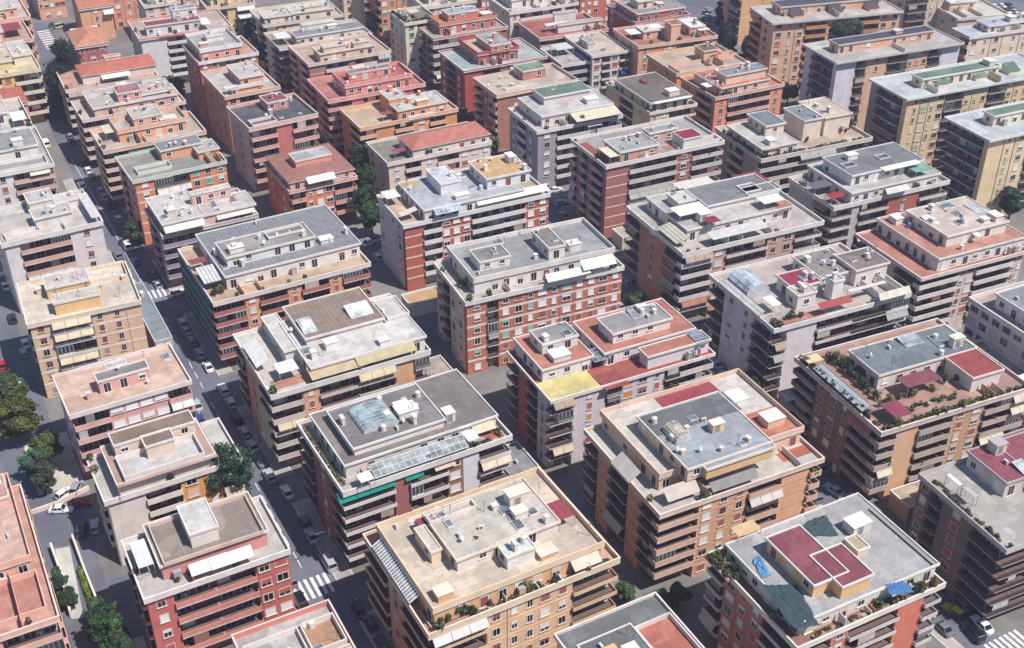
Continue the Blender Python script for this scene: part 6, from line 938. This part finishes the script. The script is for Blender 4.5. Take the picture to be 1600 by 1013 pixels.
# ------------------------------------------------------------------ vehicles
def car_parts(kind, col):
    k = ('car', kind, col)
    if k in CACHE: return CACHE[k]
    Lh, Wd = {'hatch': (1.95, .86), 'sedan': (2.2, .88), 'suv': (2.2, .92), 'van': (2.45, .97)}[kind]
    zt = {'hatch': 1.46, 'sedan': 1.42, 'suv': 1.66, 'van': 1.95}[kind]; zb = {'hatch': .88, 'sedan': .86, 'suv': .98, 'van': 1.05}[kind]
    pm = mat(col, 'paint'); gm = mat('#14171c', 'glass'); b = MB()
    # lower body: lofted ring sections along the length (x to the front)
    xs = {'hatch': (-1, -.93, -.5, .42, .82, 1), 'sedan': (-1, -.93, -.55, .38, .82, 1), 'suv': (-1, -.95, -.5, .45, .86, 1), 'van': (-1, -.97, -.5, .6, .9, 1)}[kind]
    zs = {'hatch': (.62, .84, .92, .9, .78, .55), 'sedan': (.66, .86, .9, .88, .74, .52), 'suv': (.8, .98, 1.02, 1.0, .9, .62), 'van': (.9, 1.05, 1.08, 1.06, .95, .6)}[kind]
    ws = (.84, .95, 1, 1, .96, .78)
    V = []; F = []
    for x, z, ww in zip(xs, zs, ws):
        X = x * Lh; w_ = Wd * ww
        V += [(X, -w_ * .92, .22), (X, -w_, .5), (X, -w_ * .9, z), (X, w_ * .9, z), (X, w_, .5), (X, w_ * .92, .22)]
    for s in range(5):
        for j in range(6): F.append((s * 6 + j, s * 6 + (j + 1) % 6, s * 6 + 6 + (j + 1) % 6, s * 6 + 6 + j))
    F += [(0, 1, 2, 3, 4, 5)[::-1], tuple(30 + i for i in range(6))]
    b.add(V, [f[::-1] for f in F], pm)
    # greenhouse: glass below, painted roof on top
    c0, c1, r0, r1 = {'hatch': (-.95, .45, -.8, .12), 'sedan': (-.78, .42, -.45, .1), 'suv': (-.95, .48, -.86, .15), 'van': (-.97, .66, -.95, .35)}[kind]
    g = MB(); wb, wt = Wd * .9, Wd * .72
    bt = [(c0 * Lh, -wb, zb - .06), (c1 * Lh, -wb, zb - .06), (c1 * Lh, wb, zb - .06), (c0 * Lh, wb, zb - .06)]; tp = [(r0 * Lh, -wt, zt - .06), (r1 * Lh, -wt, zt - .06), (r1 * Lh, wt, zt - .06), (r0 * Lh, wt, zt - .06)]
    g.hexa(bt, tp, gm)
    e = .03
    b.hexa([(r0 * Lh - e, -wt - e, zt - .058), (r1 * Lh + e, -wt - e, zt - .058), (r1 * Lh + e, wt + e, zt - .058), (r0 * Lh - e, wt + e, zt - .058)], [(r0 * Lh + .08, -wt + .08, zt), (r1 * Lh - .1, -wt + .08, zt), (r1 * Lh - .1, wt - .08, zt), (r0 * Lh + .08, wt - .08, zt)], pm)
    for i in range(4): b.cyl(bt[i], tp[i], .05, pm, 5)
    for sy in (-1, 1):
        xm = (c0 + c1) / 2 * Lh; b.cyl((xm, sy * wb, zb - .04), ((r0 + r1) / 2 * Lh, sy * wt, zt - .06), .05, pm, 5)
        b.box(c1 * Lh - .25, c1 * Lh - .05, sy * (wb + .1) - .09, sy * (wb + .1) + .09, zb + .02, zb + .16, pm)
    wh = MB(); tm = mat('#18181a', 'plaster'); rm = mat('#9a9ca0', 'metal')
    wh.cyl((0, -.11, 0), (0, .11, 0), .32, tm, 14); wh.cyl((0, -.118, 0), (0, .118, 0), .2, rm, 10)
    hl = MB(); hl.box(-.05, .05, -.16, .16, -.07, .07, mat('#e8e8e4', 'paint')); tl = MB(); tl.box(-.04, .04, -.14, .14, -.1, .1, mat('#9c1f1c', 'paint'))
    CACHE[k] = (b.mesh('body'), g.mesh('window'), wh.mesh('wheel'), hl.mesh('headlight'), tl.mesh('tail_light'), Lh, Wd, zb)
    return CACHE[k]
def car(x, y, deg, kind, col, label, group=None, cat='car', parts=True):
    o = bpy.data.objects.new('parked_van' if kind == 'van' else 'parked_car', None); COL.objects.link(o); o.location = (x, y, .03); o.rotation_euler[2] = radians(deg)
    tag(o, label, 'van' if kind == 'van' else cat, group)
    b, g, wh, hl, tl, Lh, Wd, zb = car_parts(kind, col)
    link('body', b, o); link('window', g, o)
    for sx in (-.6, .62):
        for sy in (-1, 1): link('wheel', wh, o, (sx * Lh, sy * (Wd - .1), .32))
    for sy in (-1, 1):
        link('headlight', hl, o, (Lh * .985, sy * Wd * .55, .56)); link('tail_light', tl, o, (-Lh * .99, sy * Wd * .62, .66))
car(44.46, 172.46, 90, 'sedan', '#c9ccd0', 'pale silver car in the shade opposite the red block')
car(44.34, 158.99, 90, 'sedan', '#b4b8bd', 'silver car parked near the zebra crossing in the shade')
car(44.61, 163.09, 90, 'hatch', '#3a3d44', 'dark car parked bumper to bumper behind the silver car')
car(44.67, 151.22, 90, 'van', '#a9abae', 'grey van parked at the corner right before the zebra crossing')
car(37.20, 144.81, 90, 'suv', '#16171a', 'black car parked by the red block past the zebra crossing')
car(45.07, 138.27, 90, 'sedan', '#2c2f38', 'dark blue car in deep shade below the striped awning block')
car(45.61, 134.57, 90, 'hatch', '#3d4048', 'dark grey car in deep shade below the ochre block')
car(45.54, 129.58, 90, 'hatch', '#50545c', 'grey car at the lower end of the shaded kerb')
car(43.24, 220.33, 90, 'sedan', '#dfe0e2', 'white car half in sun beside the beige sheet roofed block')
car(43.66, 210.36, 90, 'suv', '#d8d9db', 'white car ahead of the light hatchback beside the beige block')
car(43.61, 205.20, 90, 'hatch', '#c2c6c6', 'light hatchback parked behind the white car')
car(43.15, 240.71, 90, 'hatch', '#b9bcc2', 'light grey car in the shade of the green screens')
car(42.97, 236.80, 90, 'sedan', '#a5a9b0', 'silver saloon under the green screened balconies')
car(42.96, 231.99, 90, 'hatch', '#7c8089', 'grey hatchback last in the row under the green screens')
car(36.32, 202.36, 90, 'sedan', '#1f3f86', 'blue car parked in the sun beside the pink block')
car(42.46, 265.69, 90, 'sedan', '#2b2d33', 'dark car in the shade before the zebra crossing')
car(42.48, 260.78, 90, 'hatch', '#8fb2c8', 'light blue car standing right before the zebra crossing')
car(40.54, 274.67, 90, 'hatch', '#3d6aa8', 'blue car in the shade of the brown block')
car(45.59, 254.32, 15, 'sedan', '#dcdddf', 'white car turning at the crossing beside the green screens')
car(40.43, 283.79, 90, 'van', '#dcdcdc', 'white van parked by the pavement tree')
car(41.95, 299.84, 90, 'hatch', '#c9ccd0', 'white hatchback parked by the orange brick block')
car(41.39, 309.54, 90, 'sedan', '#2f3138', 'dark car in the row by the orange brick block')
car(41.50, 314.79, 90, 'sedan', '#b5bac0', 'silver car in the row by the orange brick block')
car(41.43, 319.34, 90, 'hatch', '#a0a4aa', 'grey car leading the row by the orange brick block')
car(41.08, 334.63, 90, 'hatch', '#e0e0e0', 'white car in sunlight beside the orange block with cream canopy')
car(41.29, 328.74, 90, 'suv', '#6a6d72', 'grey car beside the shop front of the orange block')
car(41.42, 339.87, 90, 'sedan', '#24262c', 'dark car ahead of the white car in the shade')
car(40.98, 357.19, 90, 'suv', '#4d5056', 'dark grey car before the reddish block')
car(41.32, 361.88, 90, 'hatch', '#8c8f94', 'grey hatchback beside the reddish block')
car(45.60, 383.09, 90, 'hatch', '#4a4c54', 'small dark car under the big evergreen tree')
car(41.39, 397.02, 90, 'hatch', '#4f6a74', 'teal grey car on the sunny side near the big evergreen')
car(33.92, 359.37, 90, 'van', '#e4e2de', 'white van parked in the sun by the vaulted roof block')
car(10.21, 282.62, 90, 'hatch', '#8a8d94', 'grey car in the back street beside the whitish block')
car(9.98, 277.16, 90, 'sedan', '#cfd2d6', 'white car in the back street beside the ochre block')
car(8.94, 260.93, 90, 'suv', '#24262a', 'dark car in the back street shade by the ochre block')
car(9.89, 248.53, 90, 'sedan', '#c6ccd2', 'pale car parked in the shade at the foot of the ochre block')
car(8.86, 244.71, 90, 'hatch', '#8e98a4', 'blue grey car behind the pale car by the ochre block')
car(3.80, 242.32, 90, 'hatch', '#b01f2a', 'red car in the back street at the sunny kerb')
car(6.43, 232.97, 100, 'sedan', '#b9bfc4', 'silver car at the yard mouth behind the olive tree')
car(6.13, 187.49, -25, 'sedan', '#e2e2e0', 'white car on the lane beside the red car')
car(9.51, 187.70, -15, 'sedan', '#a81c34', 'red car parked along the low tan wall')
car(7.63, 191.80, 30, 'hatch', '#dcdcda', 'white car in the yard behind the tan wall')
car(9.87, 192.48, 60, 'hatch', '#8f959c', 'grey car in the yard behind the tan wall')
car(8.35, 180.20, 75, 'suv', '#3a3f48', 'dark car with bright bonnet at the lane end')
car(10.67, 179.92, 80, 'hatch', '#aab8c8', 'pale blue car at the lane end beside the beige block')
car(95.72, 256.08, 20, 'sedan', '#dcdcdc', 'white car at the junction behind the seamed grey roof')
car(98.11, 257.54, 25, 'hatch', '#1f2126', 'black car beside the white car at the junction')
car(94.59, 248.30, 90, 'hatch', '#c2c6ca', 'light car parked in the gap beside the brick panels')
car(96.80, 248.99, 90, 'hatch', '#c9cccf', 'second light car, nearest the brick panels')
car(153.11, 259.92, 0, 'sedan', '#cfd3d8', 'white car on the second street behind the white block')
car(150.55, 252.33, 0, 'hatch', '#9aa0a8', 'grey car on the second street in the shade')
car(142.74, 208.05, 95, 'hatch', '#8f949c', 'grey car beside the dark brick block on the second street')
car(135.41, 124.32, 95, 'sedan', '#aab4be', 'pale car in the shade behind the grey roof with the maroon cabin')
car(135.13, 119.94, 95, 'hatch', '#d6d8d8', 'white car beside the ochre terraced block')
car(132.24, 91.04, 95, 'hatch', '#c8b030', 'yellow and black small car beside the rounded dark block')
car(132.21, 89.59, 95, 'sedan', '#2b2427', 'dark red brown car behind the yellow car')
car(131.51, 85.98, 80, 'suv', '#15161b', 'black car at the corner by the lower zebra crossing')
car(148.58, 317.28, 95, 'hatch', '#b9bdc2', 'silver car behind the orange block with grey roof')
car(149.14, 293.89, 80, 'van', '#e2e2e0', 'white van in the gap behind the cream house')
car(149.67, 289.96, 80, 'sedan', '#25272c', 'black car beside the white van in the gap')
car(56.82, 471.69, 10, 'sedan', '#43464e', 'dark car at the arch of the tan block')
car(58.53, 468.26, 10, 'van', '#b9a888', 'beige van at the arch of the tan block')
for x, y, a, k, c, l in ((386.8, 320.2, 66, 'hatch', '#dedede', 'white car in the crowded car park beyond the pale roofs'), (384.9, 317.0, 65, 'suv', '#a9adb2', 'silver car in the crowded car park beyond the pale roofs'), (383.0, 313.9, 59, 'suv', '#6d7178', 'grey car in the crowded car park beyond the pale roofs'), (381.2, 310.9, 65, 'sedan', '#dedede', 'white car in the crowded car park beyond the pale roofs'), (379.3, 307.8, 61, 'hatch', '#6d7178', 'grey car in the crowded car park beyond the pale roofs'), (377.5, 304.8, 65, 'suv', '#dedede', 'white car in the crowded car park beyond the pale roofs'), (375.7, 301.9, 65, 'sedan', '#6d7178', 'grey car in the crowded car park beyond the pale roofs'), (389.7, 319.2, 60, 'hatch', '#dedede', 'white car in the crowded car park beyond the pale roofs'), (387.7, 316.1, 60, 'suv', '#dedede', 'white car in the crowded car park beyond the pale roofs'), (385.8, 313.0, 58, 'suv', '#2a2c32', 'dark car in the crowded car park beyond the pale roofs'), (383.9, 309.9, 60, 'suv', '#dedede', 'white car in the crowded car park beyond the pale roofs'), (382.1, 306.9, 62, 'hatch', '#dedede', 'white car in the crowded car park beyond the pale roofs'), (380.2, 303.9, 65, 'suv', '#a02430', 'red car in the crowded car park beyond the pale roofs'), (378.4, 300.9, 64, 'suv', '#dedede', 'white car in the crowded car park beyond the pale roofs'), (392.5, 318.3, 64, 'suv', '#2a2c32', 'dark car in the crowded car park beyond the pale roofs'), (390.5, 315.1, 65, 'hatch', '#6d7178', 'grey car in the crowded car park beyond the pale roofs'), (388.6, 312.0, 59, 'hatch', '#a9adb2', 'silver car in the crowded car park beyond the pale roofs'), (386.7, 309.0, 65, 'hatch', '#dedede', 'white car in the crowded car park beyond the pale roofs'), (384.8, 305.9, 64, 'suv', '#a9adb2', 'silver car in the crowded car park beyond the pale roofs'), (383.0, 303.0, 64, 'suv', '#a9adb2', 'silver car in the crowded car park beyond the pale roofs'), (284.8, 369.5, 10, 'sedan', '#a9adb2', 'silver car in the shaded row beside the tall dark trees'), (282.4, 366.6, 10, 'sedan', '#2a2c32', 'dark car in the shaded row beside the tall dark trees'), (280.5, 363.6, 10, 'sedan', '#a9adb2', 'silver car in the shaded row beside the tall dark trees'), (278.2, 360.8, 10, 'sedan', '#2a2c32', 'dark car in the shaded row beside the tall dark trees'), (276.4, 357.9, 10, 'sedan', '#2a2c32', 'dark car in the shaded row beside the tall dark trees'), (274.1, 355.2, 10, 'sedan', '#a9adb2', 'silver car in the shaded row beside the tall dark trees'), ): car(x, y, a, k, c, l, 'cars of the ' + l.split('in the ')[1])
car(127.91, 89.36, 87, 'sedan', '#6d7178', 'grey saloon at the second street kerb beside the block with maroon roof cabin')
car(128.80, 99.96, 84, 'suv', '#6d7178', 'grey tall car at the second street kerb beside the block with maroon roof cabin')
car(129.24, 105.26, 83, 'sedan', '#dedede', 'white saloon at the second street kerb beside the block with maroon roof cabin')
car(130.88, 124.92, 84, 'suv', '#6d7178', 'grey tall car at the second street kerb beside the ochre block with barrel awnings')
car(131.32, 130.22, 83, 'suv', '#dedede', 'white tall car at the second street kerb beside the ochre block with barrel awnings')
car(131.76, 135.52, 86, 'hatch', '#a9adb2', 'silver hatchback at the second street kerb beside the ochre block with barrel awnings')
car(132.20, 140.82, 84, 'sedan', '#2a2c32', 'dark saloon at the second street kerb beside the ochre block with barrel awnings')
car(133.43, 155.56, 83, 'sedan', '#2a2c32', 'dark saloon at the second street kerb beside the grey block with yellow terrace')
car(133.87, 160.86, 87, 'suv', '#6d7178', 'grey tall car at the second street kerb beside the grey block with yellow terrace')
car(134.31, 166.16, 84, 'suv', '#dedede', 'white tall car at the second street kerb beside the grey block with yellow terrace')
car(136.43, 191.54, 83, 'hatch', '#dedede', 'white hatchback at the second street kerb beside the red brick block with grey roof')
car(134.09, 86.63, 86, 'sedan', '#dedede', 'white saloon at the second street kerb beside the dark terraced block with maroon roof')
car(134.53, 91.93, 84, 'hatch', '#6d7178', 'grey hatchback at the second street kerb beside the dark terraced block with maroon roof')
car(134.97, 97.23, 85, 'sedan', '#2a2c32', 'dark saloon at the second street kerb beside the dark terraced block with maroon roof')
car(136.89, 120.27, 83, 'hatch', '#dedede', 'white hatchback at the second street kerb beside the ochre block with lush terraces')
car(137.77, 130.87, 87, 'sedan', '#6d7178', 'grey saloon at the second street kerb beside the ochre block with lush terraces')
car(138.21, 136.17, 84, 'sedan', '#a9adb2', 'silver saloon at the second street kerb beside the ochre block with lush terraces')
car(138.66, 141.47, 86, 'suv', '#6d7178', 'grey tall car at the second street kerb beside the ochre block with lush terraces')
car(139.64, 153.26, 87, 'hatch', '#a9adb2', 'silver hatchback at the second street kerb beside the white panelled block with glass vault')
car(140.08, 158.56, 86, 'hatch', '#2a2c32', 'dark hatchback at the second street kerb beside the white panelled block with glass vault')
car(140.96, 169.16, 87, 'sedan', '#a9adb2', 'silver saloon at the second street kerb beside the white panelled block with glass vault')
car(142.45, 186.99, 83, 'sedan', '#2a2c32', 'dark saloon at the second street kerb beside the beige block with layered white canopies')
car(142.89, 192.29, 83, 'suv', '#a9adb2', 'silver tall car at the second street kerb beside the beige block with layered white canopies')
car(144.22, 208.19, 86, 'suv', '#6d7178', 'grey tall car at the second street kerb beside the beige block with layered white canopies')
car(146.44, 234.85, 87, 'suv', '#a9adb2', 'silver tall car at the second street kerb beside the dark brick block with crimson cabin')
car(147.32, 245.45, 86, 'sedan', '#6d7178', 'grey saloon at the second street kerb beside the dark brick block with crimson cabin')
car(43.10, 104.09, 90, 'hatch', '#dedede', 'white hatchback parked on the main street beside the ochre block with striped awning')
car(43.10, 109.29, 90, 'suv', '#a9adb2', 'silver tall car parked on the main street beside the ochre block with striped awning')
car(43.10, 114.84, 88, 'sedan', '#6d7178', 'grey saloon parked on the main street beside the ochre block with striped awning')
car(43.10, 120.04, 92, 'hatch', '#a9adb2', 'silver hatchback parked on the main street beside the ochre block with striped awning')
car(43.10, 178.56, 90, 'suv', '#a9adb2', 'silver tall car parked on the main street beside the beige block with brown sheet roof')
car(43.10, 183.76, 88, 'sedan', '#6d7178', 'grey saloon parked on the main street beside the beige block with brown sheet roof')
car(43.10, 188.96, 92, 'sedan', '#a9adb2', 'silver saloon parked on the main street beside the beige block with brown sheet roof')
car(43.10, 194.16, 91, 'hatch', '#a9adb2', 'silver hatchback parked on the main street beside the beige block with brown sheet roof')
car(43.10, 199.36, 92, 'suv', '#2a2c32', 'dark tall car parked on the main street beside the beige block with brown sheet roof')
car(43.10, 226.17, 88, 'suv', '#a9adb2', 'silver tall car parked on the main street beside the block with dark green screens')
car(43.10, 288.71, 88, 'hatch', '#2a2c32', 'dark hatchback parked on the main street beside the orange brick block with green edged roof')
car(43.10, 293.91, 90, 'hatch', '#6d7178', 'grey hatchback parked on the main street beside the orange brick block with green edged roof')
car(43.64, 345.14, 88, 'suv', '#6d7178', 'grey tall car parked on the main street beside the reddish block with pink roof cabin')
car(43.90, 366.80, 91, 'sedan', '#a9adb2', 'silver saloon parked on the main street beside the block with terracotta tiled penthouse')
car(43.98, 373.00, 92, 'sedan', '#dedede', 'white saloon parked on the main street beside the block with terracotta tiled penthouse')
car(44.04, 378.20, 92, 'sedan', '#6d7178', 'grey saloon parked on the main street beside the block with terracotta tiled penthouse')
car(37.20, 139.14, 90, 'suv', '#dedede', 'white tall car parked on the main street beside the red block with white awnings')
car(37.20, 150.34, 92, 'suv', '#6d7178', 'grey tall car parked on the main street beside the red block with white awnings')
car(37.20, 155.54, 92, 'sedan', '#6d7178', 'grey saloon parked on the main street beside the red block with white awnings')
car(37.20, 168.17, 88, 'hatch', '#6d7178', 'grey hatchback parked on the main street beside the beige block with orange panels')
car(37.20, 175.37, 92, 'sedan', '#2a2c32', 'dark saloon parked on the main street beside the beige block with orange panels')
car(37.20, 180.57, 90, 'suv', '#a9adb2', 'silver tall car parked on the main street beside the beige block with orange panels')
car(37.20, 196.32, 89, 'suv', '#a9adb2', 'silver tall car parked on the main street beside the pink block with flat tan roof')
car(37.20, 207.52, 90, 'sedan', '#a9adb2', 'silver saloon parked on the main street beside the pink block with flat tan roof')
car(37.20, 263.42, 88, 'sedan', '#a9adb2', 'silver saloon parked on the main street beside the whitish block with cluttered roof')
car(37.20, 269.62, 89, 'sedan', '#dedede', 'white saloon parked on the main street beside the whitish block with cluttered roof')
car(37.20, 279.82, 92, 'suv', '#6d7178', 'grey tall car parked on the main street beside the whitish block with cluttered roof')
car(37.22, 301.90, 92, 'hatch', '#dedede', 'white hatchback parked on the main street beside the white block with grey vaulted roof')
car(37.50, 325.10, 91, 'suv', '#dedede', 'white tall car parked on the main street beside the white block with grey vaulted roof')

def lamp(x, y, ax, ay, label):
    o = bpy.data.objects.new('street_lamp', None); COL.objects.link(o); o.location = (x, y, .1); tag(o, label, 'street lamp')
    m = mat('#6d7072', 'metal'); b = MB(); b.cyl((0, 0, 0), (0, 0, .9), .11, m, 8); b.cyl((0, 0, .9), (0, 0, 7.5), .07, m, 7, .05)
    link('pole', b.mesh('pole'), o)
    b = MB(); p = [(0, 0, 7.5), (ax * .5, ay * .5, 8.1), (ax * 1.2, ay * 1.2, 8.3), (ax * 2, ay * 2, 8.3)]
    for q, r_ in zip(p, p[1:]): b.cyl(q, r_, .045, m, 6)
    link('arm', b.mesh('arm'), o)
    b = MB(); b.hexa([(ax * 2 - .3, ay * 2 - .14, 8.22), (ax * 2 + .3, ay * 2 - .14, 8.22), (ax * 2 + .3, ay * 2 + .14, 8.22), (ax * 2 - .3, ay * 2 + .14, 8.22)], [(ax * 2 - .22, ay * 2 - .1, 8.36), (ax * 2 + .22, ay * 2 - .1, 8.36), (ax * 2 + .22, ay * 2 + .1, 8.36), (ax * 2 - .22, ay * 2 + .1, 8.36)], m)
    link('lamp_head', b.mesh('lamp_head'), o)
lamp(44.9, 150.5, -1, 0, 'grey street lamp with curved arm at the corner by the zebra crossing')
lamp(44.9, 190, -1, 0, 'grey street lamp beside the beige block with brown sheet roof')
lamp(44.9, 242, -1, 0, 'grey street lamp beside the block with dark green screens')
lamp(44.9, 345, -1, 0, 'grey street lamp near the big dark tree on the street')

# ------------------------------------------------------------------ air
hz = MB(); hm = bpy.data.materials.new('haze'); hm.use_nodes = True; hn = hm.node_tree; hn.nodes.clear()
ho = hn.nodes.new('ShaderNodeOutputMaterial'); hv = hn.nodes.new('ShaderNodeVolumePrincipled'); hv.inputs['Color'].default_value = (.72, .70, 1.0, 1); hv.inputs['Density'].default_value = 0.00023; hv.inputs['Anisotropy'].default_value = .1
hn.links.new(hv.outputs[0], ho.inputs['Volume'])
hz.box(-420, 900, -200, 900, -1, 152, hm); tag(link('haze', hz.mesh('haze')), kind='stuff')
